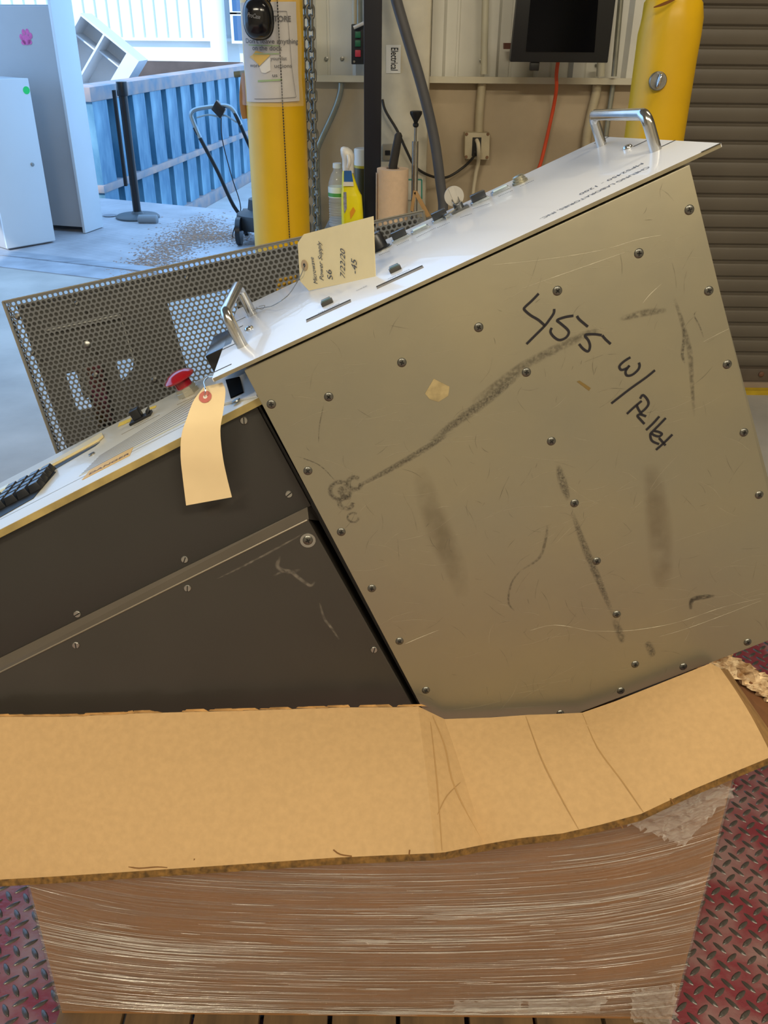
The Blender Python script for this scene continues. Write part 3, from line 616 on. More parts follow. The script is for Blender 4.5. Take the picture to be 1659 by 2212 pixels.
# grey outlet plate on column
ol = thing('outlet_plate', at(840, 350, 3.47), 'grey metal outlet plate on the column behind the paper towel', 'outlet')
m = MB(); p = [at(*q_, 3.485) for q_ in ((826, 312), (852, 312), (852, 346), (826, 346))]; m.prism(p, (0, 0.014, 0)); m.build('plate', mat('grey_plate', '8b8678', 0.5), ol, bevel=0.002)
m = MB(); p = [at(*q_, 3.482) for q_ in ((832, 325), (843, 325), (843, 335), (832, 335))]; m.prism(p, (0, 0.004, 0)); m.build('socket', BLACKP, ol)
# hand pump
hp = thing('hand_pump', V((at(897, 380, 3.28).x, 3.28, wz)), 'chrome hand pump with a black tee handle standing on the table', 'pump')
hq = lambda x, y: at(x, y, 3.28)
m = MB(); b_ = hp.location.copy(); m.tube([V(b_), hq(897, 305)], 0.0115, 14); m.build('barrel', CHROME, hp, smooth=40)
m = MB(); m.tube([hq(897, 305), hq(898, 275)], 0.0045, 10); m.build('rod', STEEL, hp, smooth=40)
m = MB(); m.lathe(hq(898, 275), Z3, [(0.006, 0), (0.010, 0.004), (0.010, 0.012), (0.0065, 0.014), (0.0085, 0.02), (0.021, 0.042), (0.021, 0.05), (0.016, 0.052)], 18); m.build('knob', BLACKP, hp, smooth=40)
m = MB(); m.lathe(V(b_), Z3, [(0.035, 0), (0.035, 0.006), (0.012, 0.012)], 20); m.build('foot', BLACKP, hp, smooth=40)
# hose
pipe('grey_hose', [at(842, -60, 3.38), at(856, 0, 3.38), at(880, 82, 3.38), at(912, 190, 3.38), at(938, 300, 3.38), at(952, 400, 3.38), at(957, 440, 3.38), V((at(957, 440, 3.38).x, 3.38, tz+0.022))], 0.0185, mat('grey_hose_rubber', '57575a', 0.5, var=0.06), 'thick grey hose slanting down in front of the cream column', 'hose', 16)
# cables
pipe('black_cable', [at(826, 215, 3.47), at(833, 240, 3.46), at(858, 282, 3.46), at(878, 325, 3.46), at(897, 360, 3.47), at(930, 380, 3.5), at(965, 383, 3.58), at(1000, 362, 3.6), at(1022, 340, 3.58), at(1026, 328, 3.56)], 0.0048, mat('black_rubber', '2b2824', 0.6), 'black power cable looping from the post to the outlet box', 'cable', 8, 6)
ob = thing('outlet_box', at(1031, 346, WY), 'beige wall outlet box with two plugs in it', 'outlet')
m = MB(); p = [at(*q_, WY-0.055) for q_ in ((1004, 286), (1059, 287), (1057, 346), (1003, 344))]; m.prism(p, (0, 0.054, 0)); m.build('housing', beigep, ob, bevel=0.006)
m = MB(); p = [at(*q_, WY-0.058) for q_ in ((1021, 297), (1040, 297), (1038, 338), (1019, 337))]; m.prism(p, (0, 0.01, 0)); m.build('socket', mat('dark_socket', '1f1e1c', 0.5), ob)
for x, y in ((1008, 290), (1054, 290), (1052, 340), (1007, 339)):
    m = MB(); m.lathe(at(x, y, WY-0.055), -Y3, [(0.006, 0), (0.005, 0.003)], 10); m.build('screw', mat('rust_screw', '7a5a40', 0.7), ob)
pipe('white_cord', [at(1030, 303, 3.575), at(1033, 312, 3.55), at(1034, 330, 3.555), at(1033, 352, 3.59), at(1027, 380, 3.60), at(1020, 440, 3.60), at(1015, 560, 3.6)], 0.0075, mat('cream_cord', 'c9bda2', 0.6), 'cream cord plugged into the outlet box and hanging down', 'cord', 10, 6)
pipe('orange_cord', [at(1206, 128, 3.5), at(1202, 160, 3.53), at(1202, 190, 3.56), at(1196, 230, 3.6), at(1183, 290, 3.61), at(1170, 345, 3.61), at(1155, 400, 3.61), at(1150, 520, 3.61)], 0.0068, mat('orange_rubber', 'd8502a', 0.5), 'orange extension cord hanging below the monitor', 'cord', 10, 6)
# monitor
mn = thing('monitor', at(1210, 135, 3.42), 'black flat monitor hanging on the white siding', 'monitor')
dn_ = V((0, 0.05, 0.0)); MP = V((0, 3.40, at(1210, 134, 3.40).z)); MN = V((0.0, 1, 0.10)).normalized()
mo = lambda x, y, d=0.0: hit(x, y, MP+MN*d, MN)
TLm, TRm = mo(1128, -100), mo(1343, -100)
m = MB(); m.prism([mo(1102, 134), mo(1313, 136), TRm, TLm], MN*0.04); m.build('bezel', mat('monitor_bezel_black', '191a1c', 0.45), mn, bevel=0.004)
m = MB(); m.prism([mo(1136, 112, -0.002), mo(1284, 113, -0.002), mo(1300, -100, -0.002), mo(1155, -100, -0.002)], MN*0.003); m.build('screen', mat('dark_screen', '05070d', 0.2, spec=0.12), mn)
m = MB(); c_ = mo(1154, 143, 0.02); m.box(c_, (0.016, 0, 0), (0, 0.012, 0), (0, 0, 0.014)); m.build('sensor', BLACKP, mn, bevel=0.003)
m = MB(); c_ = mo(1212, 60, 0.10); m.box(c_, (0.10, 0, 0), (0, 0.065, 0), (0, 0, 0.10)); m.build('wall_bracket', BLACKP, mn)
m = MB(); p = [at(*q_, 3.59) for q_ in ((1089, 93), (1112, 93), (1112, 106), (1089, 106))]; m.prism(p, (0, 0.03, 0)); m.build('wooden_block', mat('dark_red_wood', '6e4436', 0.6), label='small reddish brown block on the siding left of the monitor', cat='block')
# small sign with green border
gsn = thing('wall_notice', at(900, 435, 3.48), 'white notice with a teal border on the column near the hose', 'notice')
m = MB(); p = [at(*q_, 3.494) for q_ in ((872, 384), (914, 384), (914, 432), (872, 432))]; m.prism(p, (0, -0.001, 0)); m.build('paper', mat('notice_paper', 'd8d2c0', 0.7), gsn)
for a_, b_ in (((876, 388), (911, 388)), ((911, 388), (911, 430))):
    m = MB(); m.ribbon([at(*a_, 3.4925), at(*b_, 3.4925)], 0.0055, -Y3); m.build('border', mat('teal_border', '3f9884', 0.6), gsn)
# wooden slats by the pump
for pts2, lab in ((((886, 455), (893, 412), (899, 413), (893, 458)), 'upright pale timber offcut beside the paper towel'), (((893, 416), (901, 413), (930, 466), (922, 470)), 'slanting pale timber offcut beside the pump')):
    m = MB(); p = [at(x, y, 3.16) for x, y in pts2]; lo_ = [V((q_.x, q_.y, q_.z)) for q_ in p]; m.prism(lo_, (0, 0.012, 0)); m.build('timber_offcut', mat('pale_wood', 'b08a58', 0.6, var=0.15, scale=12), label=lab, cat='timber', bevel=0.001)
# right bollard
ry = 2.75; rc = at(1421, 175, ry); RX = at(1427, 200, ry).x; RR = (at(1490, 200, ry).x-at(1362, 200, ry).x)/2
rb = thing('bollard', (RX, ry, 0), 'yellow bollard with an eye bolt in front of the roll-up door', 'bollard')
m = MB(); zt3 = at(1452, 0, ry-0.05).z+0.02; N = 48; rings = []
prof = [(1, 0), (1, zt3-0.16), (0.995, zt3-0.10), (0.97, zt3-0.06), (0.90, zt3-0.025), (0.72, zt3-0.004), (0.4, zt3+0.006), (0.02, zt3+0.008)]
for i in range(12): prof.insert(1+i, (1, (zt3-0.2)*(i+1)/13))
for r, z in prof:
    rg = []
    for k in range(N):
        t = 2*math.pi*k/N; d = 0
        if z > zt3-0.16: d = 0.010*noise.noise(V((math.cos(t)*2.2, math.sin(t)*2.2, z*14)))
        rr_ = RR*r+d*min(1, max(0, (z-zt3+0.16)/0.1)); rg.append(V((RX+rr_*math.cos(t), ry+rr_*math.sin(t), z)))
    rings.append(m.pts(rg))
for A, B in zip(rings, rings[1:]):
    for i in range(N): j = (i+1) % N; m.face((A[i], A[j], B[j], B[i]))
m.face(rings[-1]); m.build('sleeve', yel, rb, smooth=50)
m = MB(); cr = at(1434, 10, ry-RR); m.ribbon(spline([at(1412, 16, ry-RR*0.98-0.006), at(1430, 10, ry-RR*1.0-0.007), at(1447, 3, ry-RR*0.96-0.007), at(1462, -3, ry-RR*0.9-0.006)], 5), 0.008, -Y3, taper=True); m.build('tear', mat('tear_brown', '7a4a10', 0.8), rb, label='brown tear in the sleeve')
q = hit(1421, 175, V((0, ry-RR-0.001, 0)), Y3); nv = V((q.x-RX, 0, 0)); 
m = MB(); m.lathe(q+V((0, 0.006, 0)), -Y3, [(0.024, 0), (0.024, 0.009), (0.022, 0.011)], 24); eb_ = m.build('washer', STEEL, rb, smooth=35)
m = MB(); m.tube([q+V((0.0+0.011*math.sin(t)*0.25, -0.014-0.011*math.cos(t)*0.5, 0.002+0.015*math.sin(t))) for t in [2*math.pi*i/20 for i in range(20)]], 0.0045, 8, closed=True); m.build('eye', CHROME, eb_, smooth=60)

# ================================================================== FOREGROUND : red tread plate
rp = thing('tread_plate', (0, 0.55, 0), 'red painted steel tread plate under the pallet', 'floor plate')
redm = mat('worn_red_plate_paint', '80363e', 0.33, 0.0, var=0.15, scale=11, col2='7f625f', thresh=(0.40, 0.62), detail=9, bump=0.2, bscale=90, rvar=0.1)
lugm = mat('worn_grey_lug', '544f4a', 0.30, 0.3, var=0.25, scale=60)
m = MB(); m.bx(-1.6, 1.6, -1.0, 2.1, 0.0005, 0.006); m.build('plate', redm, rp)
lg = MB(); nl = 10; top = []; bot = []; La, Wa, Ha = 0.0138, 0.0047, 0.0020
bot = lg.pts([V((La*math.cos(t), Wa*math.sin(t)*(1-0.25*abs(math.cos(t))), 0)) for t in [2*math.pi*i/nl for i in range(nl)]])
top = lg.pts([V((La*0.78*math.cos(t), Wa*0.55*math.sin(t), Ha)) for t in [2*math.pi*i/nl for i in range(nl)]])
lg.face(top)
for i in range(nl): j = (i+1) % nl; lg.face((bot[i], bot[j], top[j], top[i]))
lug_me = meshdata(lg, 'tread_lug', lugm, 50)
PIT = 0.0236; GA = math.radians(38); spots = []
for i in range(-110, 111):
    for j in range(-110, 111):
        # checkerboard of alternating lugs, grid turned to the plate's rolling direction
        gx, gy = i*PIT, j*PIT; x = 0.0 + gx*math.cos(GA)-gy*math.sin(GA); y = 0.95 + gx*math.sin(GA)+gy*math.cos(GA)
        if abs(x) > 1.55 or y < -0.9 or y > 2.06: continue
        px, py, kk = proj(V((x, y, 0.006)))
        vis = kk > 0 and ((1430 < px < 1690 and 1380 < py < 2240) or (-20 < px < 140 and 1890 < py < 2240))
        spots.append((x, y, GA+(math.pi/2 if (i+j) % 2 else 0), vis, kk))
vs = sorted([s_ for s_ in spots if s_[3]], key=lambda s_: s_[4]); near = vs[:300]; nset = set((s_[0], s_[1]) for s_ in near)
for x, y, a, _, _ in near: inst('tread_lug', lug_me, rp, Matrix.Translation((x, y, 0.006)) @ Matrix.Rotation(a, 4, 'Z'))
m = MB()
for x, y, a, v_, _ in spots:
    if (x, y) in nset or not (y > 0.35 and abs(x) < 1.4 and y < 2.0): continue
    mm = Matrix.Translation((x, y, 0.006)) @ Matrix.Rotation(a, 4, 'Z'); m.add_mesh(lug_me, lambda p: mm @ p)
m.build('tread_lugs', lugm, rp, kind='stuff', smooth=50)

# ================================================================== PALLET AND CARTON
pz = 0.155
woodp = mat('pallet_wood', '5a4429', 0.8, var=0.4, scale=7, stretch=(5, 0.5, 5), bump=0.3, bscale=30, detail=8)
pl = thing('wooden_pallet', (-0.03, 1.1, 0.006), 'wooden pallet under the shrink-wrapped carton', 'pallet')
pxa = fl(112, 2212, pz).x; pxb = fl(1452, 2212, pz).x; n_ = 9; bwid = (pxb-pxa)/n_
for i in range(n_):
    m = MB(); g_ = 0.003+0.004*random.random(); m.bx(pxa+i*bwid+g_, pxa+(i+1)*bwid-0.002, 0.66+0.006*random.random(), 1.70, pz-0.016, pz-0.001*random.random()); m.build('deck_board', woodp, pl, bevel=0.002)
for y_ in (0.70, 1.18, 1.62):
    m = MB(); m.bx(pxa+0.002, pxb-0.002, y_-0.02, y_+0.02, 0.022, pz-0.0165); m.build('stringer', woodp, pl, bevel=0.002)
for i in (0, 4, 8):
    m = MB(); m.bx(pxa+i*bwid, pxa+(i+1)*bwid-0.002, 0.68, 1.66, 0.0075, 0.0215); m.build('bottom_board', woodp, pl, bevel=0.002)

# machine frame (rack unit leans back 5 degrees and is turned 5 degrees)
a5 = math.radians(5); NM = V((math.sin(a5)*math.cos(a5), -math.cos(a5)*math.cos(a5), math.sin(a5)))
PM = CP + 0.937*(V((0, 0.8, 0.95))-CP); WM = -NM
def PT(x, y, o=0.0): return hit(x, y, PM+WM*o, NM)
OM = PT(527, 800); UM = (PT(1490, 355)-OM).normalized(); VM = -UM.cross(WM); 
if VM.z > 0: VM = -VM

# carton body: front and right walls follow pixel corners
cart = thing('carton', (-0.03, 1.1, pz), 'brown cardboard carton with a folded down front flap', 'carton')
FYB = 0.746
blc = at(136, 2194, FYB); brc = at(1450, 2202, FYB); blc.z = brc.z = pz+0.001
tlc = at(35, 1800, 0.722); trc = at(1588, 1660, 0.728)
CTZ = 0.70
def ext(a, b_, z): t = (z-a.z)/(b_.z-a.z); return a.lerp(b_, t)
tl_ = ext(blc, tlc, CTZ); tr_ = ext(brc, trc, CTZ)
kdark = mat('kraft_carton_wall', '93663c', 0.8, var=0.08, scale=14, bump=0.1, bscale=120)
BACKY = 1.55; TH_ = 0.006
def wallq(p, name):
    mm = MB(); a, b_, c, d = p; nn = (b_-a).cross(d-a).normalized()*TH_; mm.prism([a, b_, c, d], -nn); return mm.build(name, kdark, cart)
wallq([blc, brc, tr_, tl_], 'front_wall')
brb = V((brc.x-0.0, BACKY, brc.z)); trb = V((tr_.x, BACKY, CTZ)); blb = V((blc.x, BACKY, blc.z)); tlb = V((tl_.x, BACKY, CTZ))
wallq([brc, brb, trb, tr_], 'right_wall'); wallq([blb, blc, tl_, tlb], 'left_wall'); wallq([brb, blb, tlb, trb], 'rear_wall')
# flap: columns of top and bottom edge pixels with depths
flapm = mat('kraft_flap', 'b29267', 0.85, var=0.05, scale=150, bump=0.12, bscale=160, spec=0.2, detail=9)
cols = [  # (top x,y) (bottom x,y, bottom Y)
    ((-260, 1556), (-290, 1925), 0.592), ((0, 1549), (0, 1900), 0.59), ((140, 1548), (120, 1893), 0.589), ((300, 1541), (250, 1885), 0.588), ((520, 1535), (500, 1868), 0.587),
    ((740, 1527), (720, 1853), 0.586), ((860, 1527), (850, 1847), 0.586), ((903, 1527), (940, 1843), 0.578),
    ((925, 1537), (962, 1841), 0.584), ((960, 1553), (1046, 1824), 0.612), ((1060, 1550), (1120, 1811), 0.606), ((1140, 1545), (1215, 1800), 0.604),
    ((1200, 1543), (1295, 1782), 0.609), ((1258, 1539), (1385, 1758), 0.616), ((1330, 1515), (1440, 1732), 0.626), ((1430, 1474), (1500, 1704), 0.642), ((1535, 1432), (1600, 1662), 0.664), ((1556, 1444), (1668, 1634), 0.676)]
offs = [-0.012]*18
front = MB(); nr = 12; fid = []
for ci, ((tx, ty), (bx_, by_), bY) in enumerate(cols):
    a = PT(tx, ty, -0.010); b_ = at(bx_, by_, bY); row = []
    for j in range(nr+1):
        t = j/nr; q = a.lerp(b_, t); q = q + V((0, -0.006, 0.022))*math.sin(math.pi*min(1, t*1.0))*0.22
        q += V((0, -0.5, 1)).normalized()*0.0018*noise.noise(q*9)
        if j == 0 and 0 < ci < 17: q += Z3*0.0015*noise.noise(V((ci*3.1, 0, 0)))
        row.append(q)
    fid.append(row)
NF = V((0, -0.45, 0.89)).normalized(); tk = 0.0065
g1 = [[front.pts([q])[0] for q in row] for row in fid]; g2 = [[front.pts([q-NF*tk+(V((0, -0.0058, -0.001)) if j == nr else V((0, 0, 0)))])[0] for j, q in enumerate(row)] for row in fid]
nc = len(cols)
for i in range(nc-1):
    for j in range(nr):
        front.c = 0; front.face((g1[i][j], g1[i][j+1], g1[i+1][j+1], g1[i+1][j])); front.face((g2[i][j], g2[i+1][j], g2[i+1][j+1], g2[i][j+1]))
front.c = 1
for i in range(nc-1):
    front.face((g1[i][nr], g2[i][nr], g2[i+1][nr], g1[i+1][nr])); front.face((g1[i][0], g1[i+1][0], g2[i+1][0], g2[i][0]))
for j in range(nr):
    front.face((g1[0][j], g2[0][j], g2[0][j+1], g1[0][j+1])); front.face((g1[nc-1][j], g1[nc-1][j+1], g2[nc-1][j+1], g2[nc-1][j]))
edgem = mat('corrugated_cut_edge', '66491f', 0.95, var=0.5, scale=160)
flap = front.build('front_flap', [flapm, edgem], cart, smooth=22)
def onflap(x, y, lift=0.0008):
    # nearest flap point along the pixel ray (flap is a ruled surface)
    best = None
    for i in range(nc-1):
        for j in range(nr):
            a, b_, c = fid[i][j], fid[i][j+1], fid[i+1][j]; nn = (b_-a).cross(c-a)
            if nn.length < 1e-9: continue
            h = hit(x, y, a, nn.normalized()); ctr = (fid[i][j]+fid[i+1][j+1]+b_+c)/4; d = (h-ctr).length
            if best is None or d < best[0]: best = (d, h)
    return best[1] + NF*lift
# creases and small tears on the flap
crm = mat('crease_dark', '9c7a4c', 0.9); 
for pts2, wdt in ((((935, 1548), (960, 1610), (975, 1680), (1000, 1740), (1043, 1820)), 0.0016), (((1136, 1548), (1170, 1640), (1210, 1720), (1250, 1792)), 0.0014), (((1258, 1542), (1290, 1615), (1345, 1690), (1390, 1755)), 0.0016), (((930, 1560), (940, 1650), (948, 1740), (955, 1838)), 0.0012), (((995, 1690), (965, 1720), (945, 1760)), 0.0012)):
    m = MB(); m.ribbon(spline([onflap(*q_) for q_ in pts2], 4), wdt, NF, taper=True); m.build('crease', crm, flap)
for pts2 in (((720, 1836), (735, 1846), (760, 1850)), ((420, 1855), (421, 1872)), ((278, 1872), (300, 1876), (340, 1873), (362, 1874)), ((1448, 1725), (1456, 1738)), ((1340, 1780), (1345, 1790)), ((885, 1836), (884, 1846))):
    m = MB(); m.ribbon(spline([onflap(*q_) for q_ in pts2], 3), 0.0014, NF); m.build('edge_tear', mat('tear_dark', '6d4a24', 0.9), flap)
# ragged torn top edge strip on the left
m = MB(); rr = random.Random(5)
for k in range(70):
    x = rr.uniform(0, 330) if k < 45 else rr.uniform(330, 900); i0 = None
    for ci in range(nc-1):
        if cols[ci][0][0] <= x <= cols[ci+1][0][0]: i0 = ci
    t = (x-cols[i0][0][0])/(cols[i0+1][0][0]-cols[i0][0][0]); q = fid[i0][0].lerp(fid[i0+1][0], t); l = rr.uniform(0.006, 0.03); h = rr.uniform(0.001, 0.004)
    m.poly([q+X3*-l*0.5+NF*0.001, q+X3*l*0.5+NF*0.001, q+X3*l*0.3+Z3*h+NF*0.001, q-X3*l*0.4+Z3*h*0.6+NF*0.002])
m.build('torn_edge', mat('torn_kraft', 'b28a55', 0.95, var=0.3, scale=60), flap)
# right corner: crushed side flap with torn layers
sdm = mat('kraft_inside', '6b4526', 0.9, var=0.2, scale=20)
sf = MB(); s0 = at(1548, 1425, 0.86); 
sidepts = [at(1556, 1470, 0.80), at(1690, 1640, 0.72), at(1720, 1640, 0.80), at(1720, 1520, 0.88), at(1640, 1455, 0.90), at(1560, 1415, 0.90)]
m = MB(); m.prism([at(1560, 1452, 0.87), at(1690, 1640, 0.80), at(1745, 1625, 0.85), at(1712, 1500, 0.91), at(1625, 1440, 0.91)], (-0.004, 0, -0.005)); m.build('side_flap', sdm, cart, label='dark inner side flap')
m = MB(); rows = 14; cols_ = 26; ids = []
p0_, p1_ = at(1520, 1426, 0.85), at(1700, 1548, 0.875); q0_, q1_ = at(1575, 1410, 0.90), at(1715, 1498, 0.905)
for i in range(cols_+1):
    r_ = []
    for j in range(rows+1):
        a = p0_.lerp(p1_, i/cols_); b_ = q0_.lerp(q1_, i/cols_); q = a.lerp(b_, j/rows)
        if j == 0: q = q.lerp(b_, 0.35*(0.5+noise.noise(V((i*0.9, 0, 7)))))
        q += V((0.6, -0.9, 0.9))*0.011*noise.noise(V((i*0.75, j*0.8, 3))) + V((0, 0, 1))*0.007*noise.noise(V((i*2.1, j*2.3, 9)))
        r_.append(m.pts([q])[0])
    ids.append(r_)
for i in range(cols_):
    for j in range(rows): m.face((ids[i][j], ids[i+1][j], ids[i+1][j+1], ids[i][j+1]))
m.build('crushed_corner', mat('torn_layers', 'a87c4c', 0.95, var=0.3, scale=60, col2='cdb896', detail=8), cart, label='torn crumpled cardboard layers at the carton corner')
# folded side strip along the flap's right edge
m = MB(); stp = [at(1572+118*j/nr, 1446+172*j/nr, 0.845-0.115*j/nr) for j in range(nr+1)]
A_ = m.pts([fid[nc-1][j]-NF*0.0005 for j in range(nr+1)]); B_ = m.pts(stp)
for j in range(nr): m.face((A_[j], A_[j+1], B_[j+1], B_[j]))
m.build('flap_edge', mat('torn_kraft_side', '9b7440', 0.95, var=0.2, scale=40), cart)

# ---- stretch wrap film over the carton
wrap = thing('stretch_wrap', (-0.03, 0.77, pz), 'clear stretch wrap film tightly wound around the carton', 'plastic wrap')
fm = bpy.data.materials.new('stretch_film'); fm.use_nodes = True; nt = fm.node_tree; nt.nodes.clear()
out = nt.nodes.new('ShaderNodeOutputMaterial'); mx = nt.nodes.new('ShaderNodeMixShader'); tr = nt.nodes.new('ShaderNodeBsdfTransparent'); gb = nt.nodes.new('ShaderNodeBsdfPrincipled')
gb.inputs['Base Color'].default_value = (0.62, 0.56, 0.50, 1); gb.inputs['Roughness'].default_value = 0.10; gb.inputs['Specular IOR Level'].default_value = 1.0
uvn = nt.nodes.new('ShaderNodeUVMap'); mp = nt.nodes.new('ShaderNodeMapping'); mp.inputs['Scale'].default_value = (1.6, 130, 1)
nz = nt.nodes.new('ShaderNodeTexNoise'); nz.inputs['Scale'].default_value = 1.0; nz.inputs['Detail'].default_value = 6; nz.inputs['Roughness'].default_value = 0.65
nt.links.new(uvn.outputs[0], mp.inputs[0]); nt.links.new(mp.outputs[0], nz.inputs['Vector'])
bp = nt.nodes.new('ShaderNodeBump'); bp.inputs['Strength'].default_value = 1.0; bp.inputs['Distance'].default_value = 0.03
nt.links.new(nz.outputs[0], bp.inputs['Height']); nt.links.new(bp.outputs[0], gb.inputs['Normal'])
mr = nt.nodes.new('ShaderNodeMapRange'); mr.inputs[1].default_value = 0.42; mr.inputs[2].default_value = 0.74; mr.inputs[3].default_value = 0.20; mr.inputs[4].default_value = 0.55
nt.links.new(nz.outputs[0], mr.inputs[0]); nt.links.new(mr.outputs[0], mx.inputs[0])
nt.links.new(tr.outputs[0], mx.inputs[1]); nt.links.new(gb.outputs[0], mx.inputs[2]); nt.links.new(mx.outputs[0], out.inputs[0])
def film(cA, cB, tA, tB, name, nrm, sagl=0.0, sagr=0.0):
    b_ = MB(); nx, ny = 60, 40; uv = []; ids = []
    for j in range(ny+1):
        r_ = []
        for i in range(nx+1):
            s_, t = i/nx, j/ny; q = cA.lerp(cB, s_).lerp(tA.lerp(tB, s_), t)
            edge = min(s_, 1-s_); q += nrm*(0.005+0.010*min(1, edge*6)*math.sin(math.pi*t)**0.5*0.6+0.0016*noise.noise(V((s_*3, t*60, 1))))
            r_.append(b_.pts([q])[0])
            fan = -sagl*math.exp(-s_*5.5)*(0.35+t) - sagr*math.exp(-(1-s_)*5.5)*(0.35+t)
            uv.append((s_, t*0.6+fan*0.6))
        ids.append(r_)
    for j in range(ny):
        for i in range(nx): b_.face((ids[j][i], ids[j][i+1], ids[j+1][i+1], ids[j+1][i]))
    return b_.build(name, fm, wrap, smooth=60, uv=uv)
film(blc+Z3*0.012, brc+Z3*0.012, tl_-Z3*0.03, tr_-Z3*0.03, 'front_film', V((0, -1, 0.05)), 0.15, 0.15)
film(brc+Z3*0.012, brb+Z3*0.012, tr_-Z3*0.03, trb-Z3*0.03, 'side_film', V((1, 0, 0.05)), 0.2, 0)
film(blb+Z3*0.012, blc+Z3*0.012, tlb-Z3*0.03, tl_-Z3*0.03, 'side_film', V((-1, 0, 0.05)), 0, 0.2)
# drawn-out film wrinkles: thin shiny strands that follow the winding
strm = bpy.data.materials.new('film_strand'); strm.use_nodes = True; nt = strm.node_tree; nt.nodes.clear()
out = nt.nodes.new('ShaderNodeOutputMaterial'); mx = nt.nodes.new('ShaderNodeMixShader'); mx.inputs[0].default_value = 0.42; tr = nt.nodes.new('ShaderNodeBsdfTransparent'); gb = nt.nodes.new('ShaderNodeBsdfPrincipled')
gb.inputs['Base Color'].default_value = (0.80, 0.76, 0.70, 1); gb.inputs['Roughness'].default_value = 0.2; gb.inputs['Metallic'].default_value = 0.6
nt.links.new(tr.outputs[0], mx.inputs[1]); nt.links.new(gb.outputs[0], mx.inputs[2]); nt.links.new(mx.outputs[0], out.inputs[0])
rr = random.Random(21); m = MB(); fn = V((0, -1, 0.05))
def fpt(s_, t, lift):
    q = (blc+Z3*0.012).lerp(brc+Z3*0.012, s_).lerp((tl_-Z3*0.03).lerp(tr_-Z3*0.03, s_), t); edge = min(s_, 1-s_)
    return q + fn*(lift+0.010*min(1, edge*6)*math.sin(math.pi*min(1, max(0, t)))**0.5*0.6)
CLU = [(0.12, 0.34, 0.03), (0.16, 0.30, 0.02), (0.10, 0.20, 0.05), (0.2, 0.10, 0.03), (0.22, 0.04, 0.02), (0.62, 0.50, 0.02), (0.60, 0.38, 0.03), (0.88, 0.48, 0.04), (0.90, 0.30, 0.08), (0.86, 0.14, 0.05), (0.5, 0.03, 0.012), (0.7, 0.05, 0.012)]
for k in range(520):
    ln = rr.choice((0.04, 0.07, 0.11, 0.18, 0.34))*rr.uniform(0.7, 1.4)
    if k % 5 < 3:
        cs, ct_, cd = CLU[k % len(CLU)]; t0 = ct_+rr.gauss(0, cd); s0 = cs+rr.gauss(0, 0.07)-ln/2
    else: t0 = rr.uniform(0, 0.72); s0 = rr.uniform(-0.05, 0.95)
    s0 = max(0.0, s0); s1 = min(1.0, s0+ln)
    if s1-s0 < 0.02: continue
    ps_ = []; nn2 = max(6, int((s1-s0)*40)); ph = rr.uniform(0, 50)
    for i in range(nn2+1):
        s_ = s0+(s1-s0)*i/nn2; t = t0 + 0.16*math.exp(-s_*5.5)*(0.35+t0) + 0.16*math.exp(-(1-s_)*5.5)*(0.35+t0) - 0.02 + 0.0025*noise.noise(V((s_*16, ph, 0)))
        if 0.0 < t < 1.0: ps_.append(fpt(s_, t, 0.0065))
    if len(ps_) > 3:
        r = rr.choice((0.0003, 0.0004, 0.0004, 0.0006, 0.0009)); m.tube(ps_, [r*(0.15+0.8*math.sin(math.pi*(i+0.5)/len(ps_)))*(0.55+0.9*abs(noise.noise(V((i*0.7, k*1.3, 2))))) for i in range(len(ps_))], 6)
m.build('film_wrinkles', strm, wrap, kind='stuff', smooth=70)
# bunched film
fb = bpy.data.materials.new('crumpled_film'); fb.use_nodes = True; nt = fb.node_tree; nt.nodes.clear()
out = nt.nodes.new('ShaderNodeOutputMaterial'); mx = nt.nodes.new('ShaderNodeMixShader'); mx.inputs[0].default_value = 0.30; tr = nt.nodes.new('ShaderNodeBsdfTransparent'); gb = nt.nodes.new('ShaderNodeBsdfPrincipled')
gb.inputs['Base Color'].default_value = (0.62, 0.58, 0.53, 1); gb.inputs['Roughness'].default_value = 0.14; gb.inputs['Specular IOR Level'].default_value = 1.0
nt.links.new(tr.outputs[0], mx.inputs[1]); nt.links.new(gb.outputs[0], mx.inputs[2]); nt.links.new(mx.outputs[0], out.inputs[0])
def crumple(poly4, name, amp, nx=44, ny=26, seed=1.0):
    b_ = MB(); ids = []; a, b2, c, d = poly4; nn = (b2-a).cross(d-a).normalized()
    if nn.y > 0: nn = -nn
    for j in range(ny+1):
        r_ = []
        for i in range(nx+1):
            s_, t = i/nx, j/ny; q = a.lerp(b2, s_).lerp(d.lerp(c, s_), t)
            w_ = 1-abs(noise.noise(V((s_*6+t*2, t*5, seed))))*2; w2 = 1-abs(noise.noise(V((s_*14, t*13+s_*3, seed+4))))*2
            q += nn*amp*(w_*0.7+w2*0.22+0.5)*0.55
            if t in (0.0, 1.0) or s_ in (0.0, 1.0): q += V((noise.noise(V((i*0.45, j*0.5, seed))), 0, noise.noise(V((i*0.45, j*0.5, seed+9)))))*0.011
            r_.append(b_.pts([q])[0])
        ids.append(r_)
    for j in range(ny):
        for i in range(nx): b_.face((ids[j][i], ids[j][i+1], ids[j+1][i+1], ids[j+1][i]))
    return b_.build(name, fb, wrap)
crumple([at(1352, 1768, 0.705), at(1478, 1820, 0.716), at(1586, 1690, 0.715), at(1490, 1690, 0.700)], 'bunched_film', 0.010, seed=2.0)
crumple([at(1140, 2180, 0.734), at(1300, 2184, 0.734), at(1300, 2150, 0.732), at(1140, 2156, 0.732)], 'film_tail', 0.005, 30, 10, seed=5.0)
crumple([at(1362, 2196, 0.734), at(1450, 2225, 0.734), at(1462, 2120, 0.730), at(1362, 2135, 0.730)], 'film_tail', 0.007, 30, 20, seed=8.0)
